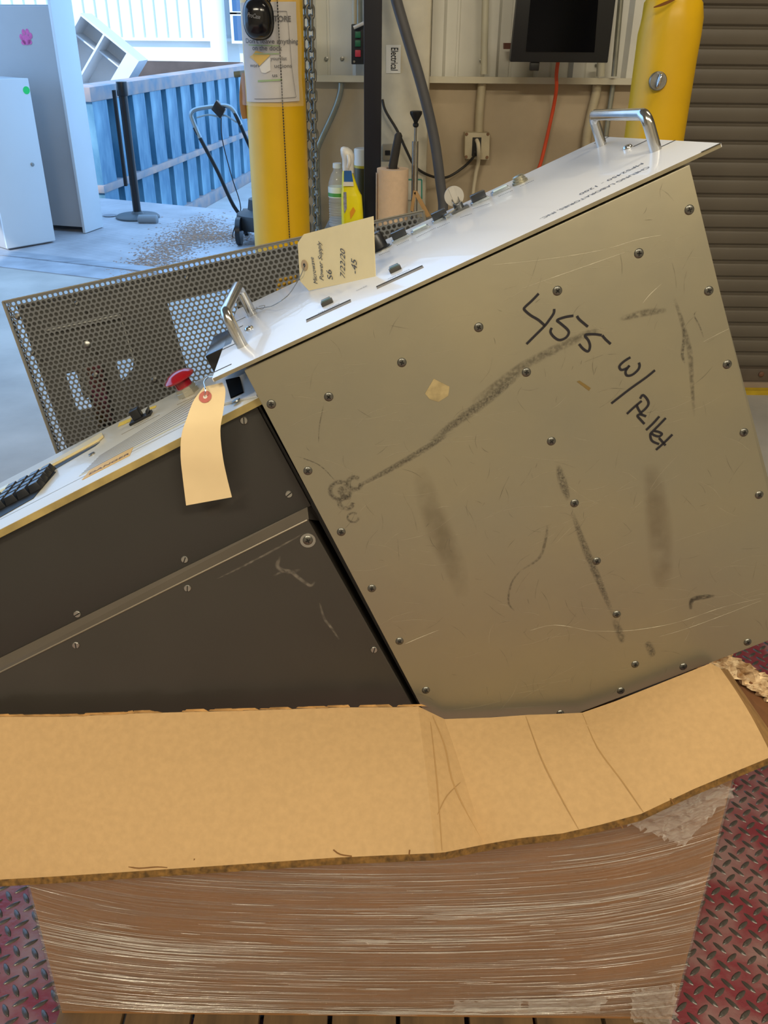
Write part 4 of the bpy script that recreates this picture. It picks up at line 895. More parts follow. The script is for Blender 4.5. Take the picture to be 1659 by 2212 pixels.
crumple([at(980, 2184, 0.734), at(1130, 2178, 0.734), at(1130, 2156, 0.732), at(980, 2160, 0.732)], 'film_tail', 0.004, 30, 8, seed=11.0)

# ================================================================== RACK POWER SUPPLY
rk = thing('rack_power_supply', OM+VM*0.50+UM*0.2+WM*0.15, 'rack mount power supply with scratched olive metal side and white front panel', 'power supply')
champ = mat('champagne_alodine_panel', '98927f', 0.42, 0.68, var=0.06, scale=9, col2='958d76', bump=0.03, bscale=60, rvar=0.08, detail=8)
# faint scratches in the metal finish
nt = champ.node_tree; b = nt.nodes['Principled BSDF']
q = lambda a, b_, c=0.0: OM + UM*a + VM*b_ + WM*c
CW, CD, CHH = 0.4255, 0.511, 0.300
cp = [PT(527, 800), PT(1490, 355), PT(1731, 1357), PT(973, 1647)]
m = MB(); m.prism(cp, WM*0.0025); side = m.build('side_cover', champ, rk, bevel=0.0012)
m = MB(); m.prism([p_+WM*0.003 for p_ in (q(0.001, 0.001), q(CW-0.001, 0.001), q(CW-0.005, CD-0.004), q(0.002, CD-0.008))], WM*(CHH-0.004)); m.build('chassis', mat('chassis_aluminium', '8d8876', 0.45, 0.7, var=0.08), rk)
# screws
scm = mat('zinc_screw', '6f6e68', 0.35, 0.9, var=0.2, scale=200)
def phillips(r=0.0039):
    b_ = MB(); b_.lathe((0, 0, 0), (0, 0, 1), [(r*1.12, 0), (r*1.12, 0.0003), (r, 0.0008), (r*0.8, 0.0013)], 16)
    b_.c = 1
    for ax, ay in (((1, 0, 0), (0, 1, 0)), ((0, 1, 0), (1, 0, 0))): b_.box((0, 0, 0.0014), V(ax)*r*0.55, V(ay)*r*0.16, (0, 0, 0.0002))
    return meshdata(b_, 'screw', [scm, mat('screw_recess', '14120f', 0.8)], 35)
ph_me = phillips()
def slotted(r=0.0038):
    b_ = MB(); b_.lathe((0, 0, 0), (0, 0, 1), [(r, 0), (r, 0.001), (r*0.85, 0.0016)], 16)
    b_.c = 1; b_.box((0, 0, 0.0017), V((1, 0, 0))*r*0.85, V((0, 1, 0))*r*0.13, (0, 0, 0.0002)); return meshdata(b_, 'screw', [mat('bright_zinc', 'a09d96', 0.3, 0.9), mat('screw_recess', '14120f', 0.8)], 35)
sl_me = slotted()
SCR = [(586, 873), (665, 1017), (737, 1149), (803, 1271), (863, 1385), (920, 1491), (1489, 453), (1531, 628), (1571, 787), (1607, 934), (1640, 1069), (710, 857), (868, 783), (1034, 707), (1204, 628), (1380, 547),
       (1137, 804), (1191, 953), (1241, 1087), (1289, 1212), (1332, 1327), (1372, 1435), (1341, 1492), (1476, 1440), (1615, 1387), (1210, 1541)]
for x, y in SCR:
    inst('screw', ph_me, side, frame(PT(x, y), UM, -VM, NM) @ Matrix.Rotation(random.random()*1.5, 4, 'Z'))
# marker writing and marks
S8 = lambda x, y: PT(1080+x/2.865, 600+y/2.865, -0.0005)
mk = MB()
strokes = [[(240, 98), (200, 140), (155, 182), (152, 198), (190, 232), (240, 262), (280, 298)], [(336, 193), (333, 220), (305, 262), (275, 300), (220, 355), (165, 410)],
 [(455, 235), (405, 243), (355, 262), (375, 282), (418, 320), (426, 345), (405, 373), (367, 385), (333, 365), (313, 335), (321, 310)], [(477, 236), (492, 258), (545, 303)],
 [(630, 355), (580, 349), (527, 355), (548, 388), (558, 422), (547, 455), (517, 441), (490, 410)], [(633, 356), (655, 382), (686, 410)],
 [(808, 492), (765, 520), (740, 548), (752, 570), (785, 560), (803, 543)], [(800, 545), (778, 580), (787, 605), (820, 600), (855, 570), (865, 545), (860, 525)],
 [(960, 572), (905, 617), (800, 692), (690, 778)],
 [(878, 762), (830, 802), (786, 843)], [(868, 748), (885, 726), (912, 752), (920, 782), (900, 812), (868, 838)], [(845, 783), (858, 815), (880, 848)], [(905, 858), (870, 846), (852, 855), (872, 880), (895, 905)],
 [(987, 858), (950, 900), (905, 943)], [(1027, 868), (985, 912), (935, 962)], [(955, 948), (985, 955), (1003, 968), (985, 982), (955, 975), (935, 962), (932, 985), (945, 1012), (985, 1030)], [(1068, 970), (1020, 1018), (966, 1066)], [(985, 992), (1003, 1012), (1025, 1038)]]
for s_ in strokes: mk.ribbon(spline([S8(*p_) for p_ in s_], 5), 0.0023, NM)
mk.build('marker_writing', mat('marker_ink', '14121a', 0.5), side, label='black marker writing reading 455 w/ Pallet')
def alpham(name, col, dens, scale, rough=0.6, st=(1, 1, 1), metal=0.0, fade=True):
    mm = bpy.data.materials.new(name); mm.use_nodes = True; nt = mm.node_tree; b_ = nt.nodes['Principled BSDF']; b_.inputs['Base Color'].default_value = (*lin(col), 1); b_.inputs['Roughness'].default_value = rough; b_.inputs['Metallic'].default_value = metal
    tc = nt.nodes.new('ShaderNodeTexCoord'); mp = nt.nodes.new('ShaderNodeMapping'); mp.inputs['Scale'].default_value = st; n = nt.nodes.new('ShaderNodeTexNoise'); n.inputs['Scale'].default_value = scale; n.inputs['Detail'].default_value = 6
    r = nt.nodes.new('ShaderNodeMapRange'); r.inputs[1].default_value = 0.30; r.inputs[2].default_value = 0.72; r.inputs[3].default_value = 0.0; r.inputs[4].default_value = dens
    nt.links.new(tc.outputs['Object'], mp.inputs[0]); nt.links.new(mp.outputs[0], n.inputs['Vector']); nt.links.new(n.outputs[0], r.inputs[0])
    if fade:
        at_ = nt.nodes.new('ShaderNodeAttribute'); at_.attribute_name = 'fade'; mu = nt.nodes.new('ShaderNodeMath'); mu.operation = 'MULTIPLY'
        nt.links.new(r.outputs[0], mu.inputs[0]); nt.links.new(at_.outputs['Fac'], mu.inputs[1]); nt.links.new(mu.outputs[0], b_.inputs['Alpha'])
    else: nt.links.new(r.outputs[0], b_.inputs['Alpha'])
    return mm
smear = alpham('dark_scuff', '423d36', 0.72, 520); faint = alpham('faint_scuff', '4f483d', 0.6, 300)
def mark(pix, w, mt, off=-0.0004, n=5, par=None, nm='scuff_mark', taper=True, plane=None):
    f = plane or (lambda x, y: PT(x, y, off)); b_ = MB(); ps_ = spline([f(*p_) for p_ in pix], n); M_ = len(ps_); fade = []; rows_ = []
    for i in range(M_):
        t = (ps_[min(i+1, M_-1)]-ps_[max(i-1, 0)]).normalized(); d = t.cross(NM); e = math.sin(math.pi*(i+0.25)/(M_-0.5)) if taper else 0.9
        ww = w*(0.45+0.55*e); rows_.append(b_.pts([ps_[i]+d*(ww*(j/4-0.5)) for j in range(5)]))
        fade += [x*min(1, e*1.6) for x in (0.0, 0.8, 1.0, 0.8, 0.0)]
    for A, B in zip(rows_, rows_[1:]):
        for j in range(4): b_.face((A[j], A[j+1], B[j+1], B[j]))
    o = b_.build(nm, mt, par or side); at_ = o.data.attributes.new('fade', 'FLOAT', 'POINT'); at_.data.foreach_set('value', fade); return o
mark([(770, 1052), (850, 1010), (930, 962), (965, 940)], 0.0075, smear)
mark([(930, 955), (975, 920), (1030, 880), (1085, 838), (1130, 800)], 0.011, smear)
mark([(1020, 870), (1080, 825), (1140, 785), (1260, 725), (1300, 712)], 0.010, faint)
mark([(1340, 690), (1390, 676), (1440, 670)], 0.008, faint)
mark([(1205, 1005), (1215, 1040), (1228, 1080)], 0.010, smear); mark([(1236, 1105), (1255, 1160), (1275, 1210), (1300, 1270), (1325, 1330)], 0.009, smear)
mark([(1325, 1335), (1340, 1370), (1345, 1390)], 0.010, faint)
mark([(905, 1010), (925, 1080), (950, 1150), (985, 1230), (1000, 1290)], 0.030, alpham('brown_haze_scuff', '5b4c36', 0.35, 40), taper=True)
mark([(1405, 1000), (1415, 1060), (1425, 1150), (1430, 1240), (1440, 1270)], 0.030, alpham('brown_haze_scuff2', '5b4630', 0.35, 30), taper=True)
mark([(1455, 640), (1475, 700), (1490, 760), (1495, 830), (1500, 900)], 0.006, faint)
for cx, cy_, r in ((735, 1060, 22), (766, 1044, 15), (748, 1086, 15), (763, 1118, 12)):
    mark([(cx+r*math.cos(t), cy_+r*0.85*math.sin(t)) for t in [i*0.6 for i in range(10)]], 0.006 if r > 14 else 0.003, smear, taper=False)
mark([(735, 1050), (740, 1062), (733, 1070)], 0.012, smear)
mark([(1492, 1318), (1496, 1296), (1520, 1290), (1545, 1287)], 0.007, alpham('black_scuff', '1d1a17', 0.95, 200)); mark([(1398, 1385), (1406, 1405), (1412, 1418)], 0.010, smear)
mark([(1112, 1320), (1098, 1300), (1105, 1260), (1125, 1232)], 0.003, faint); mark([(1125, 1232), (1165, 1205), (1180, 1160), (1182, 1135)], 0.004, faint)
mark([(640, 985), (690, 1005), (725, 1040)], 0.0014, smear); mark([(700, 870), (690, 920), (688, 960)], 0.0014, faint)
mark([(1475, 705), (1478, 730), (1474, 765), (1480, 785)], 0.004, smear); mark([(1505, 672), (1500, 682), (1512, 705), (1520, 730)], 0.0016, smear)
tp = [(918, 850), (937, 818), (971, 835), (968, 855), (947, 868), (928, 862)]
m = MB(); m.prism([PT(*p_) for p_ in tp], NM*0.0004); m.build('tape_scrap', mat('old_tape', '968660', 0.8, var=0.2, scale=120), side, label='scrap of old beige tape')
m = MB(); m.prism([PT(*p_) for p_ in ((1246, 824), (1252, 822), (1276, 838), (1272, 844))], NM*0.0004); m.build('tape_scrap', mat('old_tape_brown', '6f5a2c', 0.8), side, label='small brown tape scrap')
# fine scratches
rr = random.Random(11)
def rnd_scr(mb, n_, lmin, lmax, w, ang0, spread):
    for k in range(n_):
        s_, t = rr.uniform(0.02, 0.98), rr.uniform(0.02, 0.98); c = cp[0].lerp(cp[1], s_).lerp(cp[3].lerp(cp[2], s_), t) + NM*0.0004
        a = ang0+rr.gauss(0, spread); d = (UM*math.cos(a)-VM*math.sin(a)); l = rr.uniform(lmin, lmax); bend = (UM*math.sin(a)+VM*math.cos(a))*l*rr.uniform(-0.12, 0.12)
        A_, B_ = c-d*l/2, c+d*l/2
        ins = lambda p_: -0.0 < (p_-OM).dot(UM) < 0.415 and 0.002 < (p_-OM).dot(VM) < 0.5
        if ins(A_) and ins(B_): mb.ribbon(spline([A_, c+bend, B_], 4), w, NM, taper=True)
lightm = alpham('bright_scratch', 'c9c2a8', 0.40, 120, 0.3, metal=0.4, fade=False); darkm = alpham('dark_scratch', '4a443a', 0.45, 120, fade=False)
m = MB(); rnd_scr(m, 150, 0.01, 0.07, 0.0004, -0.25, 0.35); m.build('light_scratches', lightm, side, kind='stuff')
m = MB(); rnd_scr(m, 190, 0.004, 0.03, 0.0005, 1.1, 0.9); m.build('dark_scratches', darkm, side, kind='stuff')
for pts2 in (((1065, 572), (1180, 560), (1300, 540), (1375, 518), (1428, 508)), ((1130, 622), (1250, 580), (1350, 545)), ((1278, 1363), (1360, 1362), (1460, 1345), (1560, 1312), (1645, 1292)), ((1425, 1375), (1500, 1352), (1645, 1297)), ((1388, 655), (1405, 635), (1430, 612)), ((1520, 738), (1550, 722), (1575, 710)), ((875, 1391), (905, 1378), (950, 1360)), ((1145, 1362), (1200, 1350), (1280, 1364))):
    m = MB(); m.ribbon(spline([PT(*p_, -0.0004) for p_ in pts2], 6), 0.0007, NM, taper=True); m.build('long_scratch', alpham('long_scratch_bright', 'd9d2ba', 0.7, 60, 0.3, fade=False), side)

# front panel plate (19 inch), spanned by UM and WM
white = mat('white_panel_enamel', 'e2e3e6', 0.30, var=0.02, scale=4, coat=0.3)
FT = -0.0025
def fq(a, c, h=0.0): return OM + UM*a + WM*c + VM*(FT-0.0035-h)
U0, U1, W0, W1 = -0.029, 0.4541, -0.003, 0.312
m = MB(); m.prism([fq(U0, W0, -0.0035), fq(U1, W0, -0.0035), fq(U1, W1, -0.0035), fq(U0, W1, -0.0035)], -VM*0.0035); fpanel = m.build('front_panel', [white], rk, bevel=0.0006)
m = MB(); m.prism([fq(U0+0.001, W0-0.0006, -0.0034), fq(U1-0.001, W0-0.0006, -0.0034), fq(U1-0.001, W0-0.0006, -0.0002), fq(U0+0.001, W0-0.0006, -0.0002)], WM*0.0005); m.build('bare_edge', mat('bare_beige_edge', '8f866e', 0.5, 0.5, var=0.15, scale=50), fpanel)
FP0 = fq(0, 0)
def PF(x, y, h=0.0): return hit(x, y, FP0-VM*h, VM)
def fuv(x, y): p_ = PF(x, y); return (p_-OM).dot(UM), (p_-OM).dot(WM)
def handle(f0, f1, hgt, lab):
    a, b_ = PF(*f0), PF(*f1); dd = (b_-a); nn = -VM
    # feet, then rounded corners along the bar
    pts_ = [a-nn*0.0, a+nn*hgt*0.72] ; R_ = hgt*0.28; e = dd.normalized()
    for k in range(1, 6): t = k/6*math.pi/2; pts_.append(a+nn*(hgt*0.72+R_*math.sin(t))+e*(R_*(1-math.cos(t))))
    pts_ += [a+nn*hgt+e*R_, b_+nn*hgt-e*R_]
    for k in range(1, 6): t = k/6*math.pi/2; pts_.append(b_+nn*(hgt*0.72+R_*math.cos(t))-e*(R_*(1-math.sin(t))))
    pts_ += [b_+nn*hgt*0.72, b_]
    m = MB(); m.tube(pts_, 0.0056, 16); return m.build('handle', CHROME, rk, smooth=50, label=lab)
handle((1417, 325), (1300, 314), 0.034, 'chrome handle'); handle((524, 748), (546, 680), 0.036, 'chrome handle')
def rawscrew(x, y, r=0.005):
    b_ = MB(); b_.lathe(PF(x, y), -VM, [(r, 0), (r, 0.0012), (r*0.75, 0.0028), (r*0.3, 0.0034)], 14); return b_.build('panel_screw', CHROME, fpanel, smooth=40)
rawscrew(538, 711); rawscrew(1356, 320)
slotm = mat('slot_shadow', '3a372f', 0.8)
for x, y, sgn in ((1545, 315, 1), (1440, 312, 1), (1392, 306, 1), (1308, 299, 1), (478, 797, -1), (497, 748, -1), (505, 713, -1), (520, 690, -1)):
    a, c = fuv(x, y); e = U1 if sgn > 0 else U0
    m = MB(); m.prism([fq(e, c-0.0012, 0.0001), fq(e-sgn*0.018, c-0.0012, 0.0001), fq(e-sgn*0.018, c+0.0012, 0.0001), fq(e, c+0.0012, 0.0001)], -VM*0.0002); m.build('rack_slot', slotm, fpanel)
# meter slits
mtm = mat('slit_brown', '857c6c', 0.6); 
for (x0, y0), (x1, y1) in (((662, 694), (758, 650)), ((814, 622), (914, 576))):
    a, b_ = PF(x0, y0), PF(x1, y1); d = (b_-a).normalized(); wv = WM*0.0058
    m = MB(); m.prism([a-wv-VM*0.0001, b_-wv-VM*0.0001, b_+wv-VM*0.0001, a+wv-VM*0.0001], -VM*0.0003); sl = m.build('meter_slit', mtm, fpanel)
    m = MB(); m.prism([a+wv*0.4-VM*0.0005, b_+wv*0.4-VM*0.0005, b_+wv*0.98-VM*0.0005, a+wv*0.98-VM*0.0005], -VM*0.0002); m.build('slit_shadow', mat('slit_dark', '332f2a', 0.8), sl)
for x, y in ((708, 657), (855, 585)):
    c = PF(x, y); m = MB(); m.box(c-VM*0.002, UM*0.0060, WM*0.0045, VM*0.002); bt = m.build('push_button', mat('dark_bezel', '3c3a35', 0.4), fpanel, bevel=0.0008)
    m = MB(); m.box(c-VM*0.0048, UM*0.0048, WM*0.0035, VM*0.0010); m.build('button_cap', mat('teal_cap', '53676a', 0.25), bt, bevel=0.0006)
lett = MB()
a, b_ = PF(1398, 361), PF(1166, 473)
lx = -UM; ly = -WM
write(lett, 'CHEUNG LABORATORIES, INC.', a, (b_-a), ly - (b_-a).normalized()*(ly.dot((b_-a).normalized())), size=0.0110, width=(b_-a).length, bold=0.0)
a2, b2 = PF(1385, 353), PF(1250, 420)
write(lett, 'MPS2450 - 1200', a2, (b2-a2), ly, size=0.0110, width=(b2-a2).length)
lett.build('lettering', mat('grey_blue_print', '454b5c', 0.5), fpanel, label='printed maker name and model number')
m = MB()
for t_, p0__, p1__ in (('REFLECTED', (733, 655), (687, 677)), ('FORWARD', (884, 582), (838, 603)), ('ZERO', (793, 617), (770, 628))):
    a, b_ = PF(*p0__), PF(*p1__); write(m, t_, a, b_-a, ly, size=0.005, width=(b_-a).length)
m.build('small_lettering', mat('small_print', '70737a', 0.5), fpanel)
# tiny unreadable print below the controls
m = MB()
for (x0, y0), (x1, y1) in (((882, 519), (856, 531)), ((940, 493), (900, 513)), ((970, 481), (945, 492)), ((1018, 462), (995, 470)), ((1056, 440), (1020, 452)), ((1106, 412), (1078, 424)), ((1152, 390), (1122, 404)), ((840, 543), (818, 552))):
    a, b_ = PF(x0, y0), PF(x1, y1); L0 = (b_-a).length; d = (b_-a)/L0; t = 0
    while t < L0:
        m.box(a+d*t-VM*0.0002, d*0.0005, WM*0.0010, VM*0.0001); t += 0.0019
m.build('tick_marks', mat('small_print', '70737a', 0.5), fpanel, kind='stuff')
def rocker(x, y, cap, lab, hgt=0.008):
    c = PF(x, y); m = MB(); m.box(c-VM*0.0014, UM*0.0105, WM*0.0062, VM*0.0014); s_ = m.build('lamp_switch', mat('silver_bezel', '9aa3aa', 0.25, 0.7), fpanel, bevel=0.0006, label=lab)
    m = MB(); m.box(c-VM*(0.0028+hgt/2), UM*0.0086, WM*0.0046, VM*(hgt/2)); m.build('switch_cap', cap, s_, bevel=0.0008)
blackc = mat('black_switch_cap', '23262a', 0.25); whitec = mat('pale_switch_cap', 'b9cdd8', 0.3)
rocker(866, 517, blackc, 'black push switch'); rocker(908, 498, whitec, 'pale lamp switch', 0.002); rocker(953, 475, blackc, 'black push switch'); rocker(1037, 436, blackc, 'black push switch'); rocker(1081, 414, whitec, 'pale lamp switch', 0.002)
# key switch with key
c = PF(994, 455); m = MB(); m.box(c-VM*0.0014, UM*0.0105, WM*0.0062, VM*0.0014); m.lathe(c-VM*0.0028, -VM, [(0.0058, 0), (0.0058, 0.006), (0.0050, 0.007)], 18); ks = m.build('key_switch', mat('key_barrel_dark', '6a6c6c', 0.3, 0.8), fpanel, smooth=35)
ktop = hit(981, 424, c, V((0, 1, 0))); kdir = (ktop-c).normalized()
m = MB(); m.box(c-VM*0.006+kdir*0.010, kdir*0.012, UM*0.003, WM*0.0008); kn = kdir.cross(V((1, 0, 0))).normalized(); kx = kn.cross(kdir).normalized()
kc = ktop; rk_ = 0.0112
m.prism([kc+(kx*math.cos(t)+kdir*math.sin(t))*rk_ for t in [2*math.pi*i/26 for i in range(26)]], kn*0.0016); m.build('key', mat('nickel_key', 'b9b2a4', 0.35, 0.6), ks, smooth=35)
m = MB(); m.tube([kc+kdir*0.003+kn*0.002*math.cos(t)*3+kx*0.004*math.sin(t)-kdir*0.006*(1-math.cos(t)) for t in [2*math.pi*i/18 for i in range(18)]], 0.0007, 6, closed=True); m.build('key_ring', CHROME, ks)
m = MB(); m.tube(spline([c-VM*0.004, PF(968, 462, 0.006), PF(957, 468, 0.003), PF(965, 473, 0.001)], 6), 0.0011, 6); m.build('bead_chain', STEEL, ks)
# fuse holder
c = PF(1124, 395); m = MB(); m.lathe(c, -VM, [(0.0092, 0), (0.0092, 0.0025), (0.0078, 0.0028), (0.0078, 0.005), (0.0066, 0.0052), (0.0066, 0.008), (0.0040, 0.009)], 20); m.build('power_lamp', mat('brass_nickel', 'a59f88', 0.3, 0.8), fpanel, smooth=30)
# black rotary knob
c = PF(822, 540); m = MB(); m.lathe(c, -VM, [(0.0125, 0), (0.0125, 0.002), (0.0100, 0.003), (0.0090, 0.018), (0.0075, 0.020)], 20); kb = m.build('rotary_knob', BLACKP, fpanel, smooth=40)
m = MB(); m.lathe(c, -VM, [(0.014, 0), (0.014, 0.0012)], 20); m.build('knob_skirt', STEEL, kb)

# tag standing on the panel
tagm = mat('manila_card', 'd9c594', 0.8, var=0.04, scale=30)
tg0, tg1 = PF(668, 629), PF(811, 597); tn_ = V((0.10, -1.0, 0.30)).normalized()
# plane through the tag's foot, leaning back a little
ed = (tg1-tg0).normalized(); tn_ = (tn_-ed*tn_.dot(ed)).normalized()
TG = lambda x, y, l=0.0: hit(x, y, tg0+tn_*l, tn_)
t1 = thing('manila_tag', tg0.lerp(tg1, 0.5), 'manila tag with handwriting standing on the white panel', 'tag')
shape = [(667, 628), (648, 607), (643, 525), (656, 506), (806, 467), (811, 598)]
m = MB(); m.prism([TG(*p_) for p_ in shape], -tn_*0.0006); m.build('card', tagm, t1)
lp = [PF(672, 632, 0.0006), PF(811, 600, 0.0006), PF(820, 606, 0.0008), PF(680, 640, 0.0008)]
def ringmesh(c, x, y, r0, r1, n, lift):
    b_ = MB(); nn = x.cross(y); A = b_.pts([c+(x*math.cos(2*math.pi*i/n)+y*math.sin(2*math.pi*i/n))*r0+nn*lift for i in range(n)]); B = b_.pts([c+(x*math.cos(2*math.pi*i/n)+y*math.sin(2*math.pi*i/n))*r1+nn*lift for i in range(n)])
    for i in range(n): j = (i+1) % n; b_.face((A[i], A[j], B[j], B[i]))
    return b_
tx_ = ed; ty_ = tn_.cross(ed).normalized()
if ty_.z < 0: ty_ = -ty_
cc = TG(657, 573, 0.0008)
ringmesh(cc, tx_, ty_, 0.0022, 0.0058, 24, 0.0).build('reinforcement_ring', mat('brown_ring', 'ab8f68', 0.8), t1, label='brown reinforcement ring')
b_ = MB(); b_.poly([cc+(tx_*math.cos(2*math.pi*i/16)+ty_*math.sin(2*math.pi*i/16))*0.0022 for i in range(16)]); b_.build('hole', mat('hole_shadow', '2a2824', 0.8), t1)
m = MB()
for s_, p0__, p1__, hgt in (('Microwave', (686, 613), (677, 556), 0.010), ('Power Supply', (699, 606), (693, 523), 0.010), ('S6', (719, 604), (715, 583), 0.0125), ('7/22/20', (745, 602), (745, 541), 0.0115), ('-45', (771, 593), (770, 563), 0.0125)):
    a, b2 = TG(*p0__, 0.0009), TG(*p1__, 0.0009); xd = (b2-a); yd = tn_.cross(xd).normalized(); write(m, s_, a, xd, yd, size=hgt, width=xd.length, lift=0.0, shear=0.25)
m.build('handwriting', mat('pen_ink', '3c3836', 0.6), t1)
m = MB(); pts_ = [TG(657, 573, 0.002), TG(652, 590, 0.004), TG(640, 612, 0.006), PF(620, 640, 0.012), PF(590, 660, 0.008), PF(572, 664, 0.004), PF(553, 668, 0.006), PF(546, 672, 0.012)]
m.tube(spline(pts_, 5), 0.0005, 5); m.tube(spline([PF(553, 664, 0.008), PF(566, 668, 0.002), PF(572, 660, 0.003), PF(560, 662, 0.006)], 5), 0.0004, 5); m.build('tie_wire', STEEL, t1)

# ================================================================== CONTROL CONSOLE (left)
co_off = 0.020
Oc = PT(544, 862, co_off); UC = (Oc-PT(0, 1140, co_off)).normalized(); VC = -(UC.cross(WM)).normalized()
if VC.z > 0: VC = -VC
cq2 = lambda a, b_, c=0.0: Oc + UC*a + VC*b_ + WM*c
co = thing('control_console', cq2(-0.2, 0.36, 0.1), 'dark grey control console with keypad and white top panel', 'control console')
dg = mat('dark_grey_console_paint', '2d2b28', 0.42, var=0.05, scale=8, bump=0.03, bscale=200)
dg2 = mat('dark_brown_console_paint', '34302b', 0.40, var=0.08, scale=8, bump=0.03, bscale=200)
PC = lambda x, y, o: hit(x, y, Oc+WM*o, WM)
cuv = lambda x, y, o=0.0: ((PC(x, y, o)-Oc).dot(UC), (PC(x, y, o)-Oc).dot(VC))
# upper body
m = MB(); up_ = [(-250, 1280), (553, 869), (556, 880), (672, 1093), (-250, 1544)]
m.prism([PC(x, y, 0.002) for x, y in up_], WM*0.20); ub = m.build('upper_side', dg, co, bevel=0.001)
# black inner frame along the gap
m = MB(); m.prism([PC(x, y, 0.006) for x, y in ((553, 872), (557, 868), (684, 1098), (908, 1524), (945, 1595), (930, 1595), (905, 1525), (672, 1093))], WM*0.19); m.build('end_frame', mat('black_frame_paint', '121110', 0.5), co)
# lower body: proud of the upper one, with a chamfered shoulder
lo_ = [(-250, 1576), (667, 1122), (668, 1126), (912, 1560), (928, 1590), (-250, 1602)]
m = MB(); m.prism([PC(x, y, -0.010) for x, y in lo_], WM*0.20); lb_ = m.build('lower_side', dg2, co, bevel=0.0025)
m = MB(); m.poly([PC(-250, 1576, -0.009), PC(667, 1122, -0.009), PC(664, 1095, 0.0015), PC(-250, 1544, 0.0015)]); m.build('shoulder_strip', mat('lit_shoulder', '554d43', 0.35, var=0.1, scale=10), co)  # lighter tone paints in the light this upward-facing chamfer catches
m = MB(); m.tube([PC(-250, 1576, -0.0105), PC(664, 1123, -0.0105)], 0.0009, 6); m.build('worn_edge', mat('worn_metal_edge', '8b8272', 0.4, 0.5), co)
m = MB(); m.poly([PC(664, 1095, 0.0015), PC(667, 1122, -0.009), PC(690, 1125, 0.004), PC(675, 1090, 0.008)]); m.build('corner_patch', mat('dark_corner', '2c2825', 0.5), co)
for x, y, o in ((527, 908, 0.002), (624, 1067, 0.002), (399, 1208, 0.002), (167, 1326, 0.002), (405, 1270, -0.010), (164, 1393, -0.010), (808, 1403, -0.010)):
    inst('screw', sl_me, co, frame(PC(x, y, o), UC, -VC, NM) @ Matrix.Rotation(random.random()*1.5, 4, 'Z'))
bigme = phillips(0.0046)
m = MB(); m.lathe(PC(665, 1167, -0.010), NM, [(0.0078, 0), (0.0078, 0.0008)], 20); wsh = m.build('washer', mat('bright_zinc', 'a09d96', 0.3, 0.9), co)
inst('screw', bigme, co, frame(PC(665, 1167, -0.0108), UC, -VC, NM))
chalk = alpham('chalky_scrape', '8d8478', 0.6, 180)
pl2 = lambda x, y: PC(x, y, -0.0105)
for pts2, w_ in ((((605, 1200), (600, 1225), (625, 1235), (650, 1230)), 0.006), (((590, 1245), (620, 1232), (645, 1248), (670, 1265), (680, 1255)), 0.005), (((690, 1300), (700, 1335), (715, 1355), (735, 1385)), 0.004), (((660, 1150), (560, 1205), (470, 1250)), 0.003)):
    mark(pts2, w_, chalk, plane=pl2, par=lb_, nm='scrape_mark')
mark([(540, 1050), (470, 1100), (430, 1112)], 0.012, alpham('pale_smudge', '6b655c', 0.3, 60), plane=lambda x, y: PC(x, y, 0.0012), par=ub, nm='smudge')
# white top panel of the console
cream = mat('cream_console_top', 'c9c2ae', 0.32, var=0.03, scale=5, coat=0.2)
TD = 0.205
xr = cuv(550, 862)[0]
m = MB(); m.prism([cq2(-0.425, 0.0075, -0.006), cq2(xr+0.02, 0.0075, -0.006), cq2(xr+0.02, 0.0075, TD), cq2(-0.425, 0.0075, TD)], -VC*0.0075); ct = m.build('top_panel', cream, co, bevel=0.0008)
m = MB(); m.prism([cq2(-0.425, 0.0073, -0.0065), cq2(xr+0.02, 0.0073, -0.0065), cq2(xr+0.02, 0.0003, -0.0065), cq2(-0.425, 0.0003, -0.0065)], WM*0.0005); m.build('bare_edge', mat('brassy_edge', 'a8955f', 0.45, 0.3, var=0.2, scale=40), ct)
TP0 = cq2(0, 0)
def TPp(x, y, h=0.0): return hit(x, y, TP0-VC*h, VC)
def tpoly(mb, pix, h0, h1): mb.prism([TPp(*p_, h0) for p_ in pix], -VC*(h1-h0))
m = MB(); m.ribbon([TPp(0, 1122, 0.0002), TPp(300, 968, 0.0002), TPp(535, 850, 0.0002)], 0.0009, VC); m.build('border_line', mat('grey_line', '8d8a82', 0.6), ct)
# stripes
for k in range(9):
    f = k/8; x0, y0 = 171+f*42, 1030-f*42-2; x1, y1 = 410+f*20, 905-f*52
    m = MB(); m.ribbon([TPp(x0, y0, 0.0002), TPp(x1, y1, 0.0002)], 0.0014 if k else 0.003, VC); m.build('printed_stripe', mat('stripe_print', '6f6a5c', 0.6) if k else mat('cream_bar', 'd6c88f', 0.5), ct)
m = MB(); tpoly(m, [(177, 1037), (195, 1015), (288, 966), (280, 984)], 0.0002, 0.0005); dl_ = m.build('danger_label', mat('yellow_label', 'd8aa48', 0.5), ct, label='yellow label reading DANGER')
m = MB(); a, b2 = TPp(192, 1026, 0.0006), TPp(279, 981, 0.0006); xd = b2-a; write(m, 'DANGER', a, xd, WM-xd.normalized()*WM.dot(xd.normalized()), size=0.0085, width=xd.length, bold=0.01, lift=0.0002); m.build('lettering', mat('brown_print', '6a4a22', 0.6), dl_)
for pix in (((255, 922), (258, 914), (284, 903), (282, 910)), ((322, 885), (325, 880), (338, 876), (336, 881))):
    m = MB(); tpoly(m, pix, 0.0002, 0.0006); m.build('yellow_tape', mat('yellow_tape', 'd9b83a', 0.5), ct)
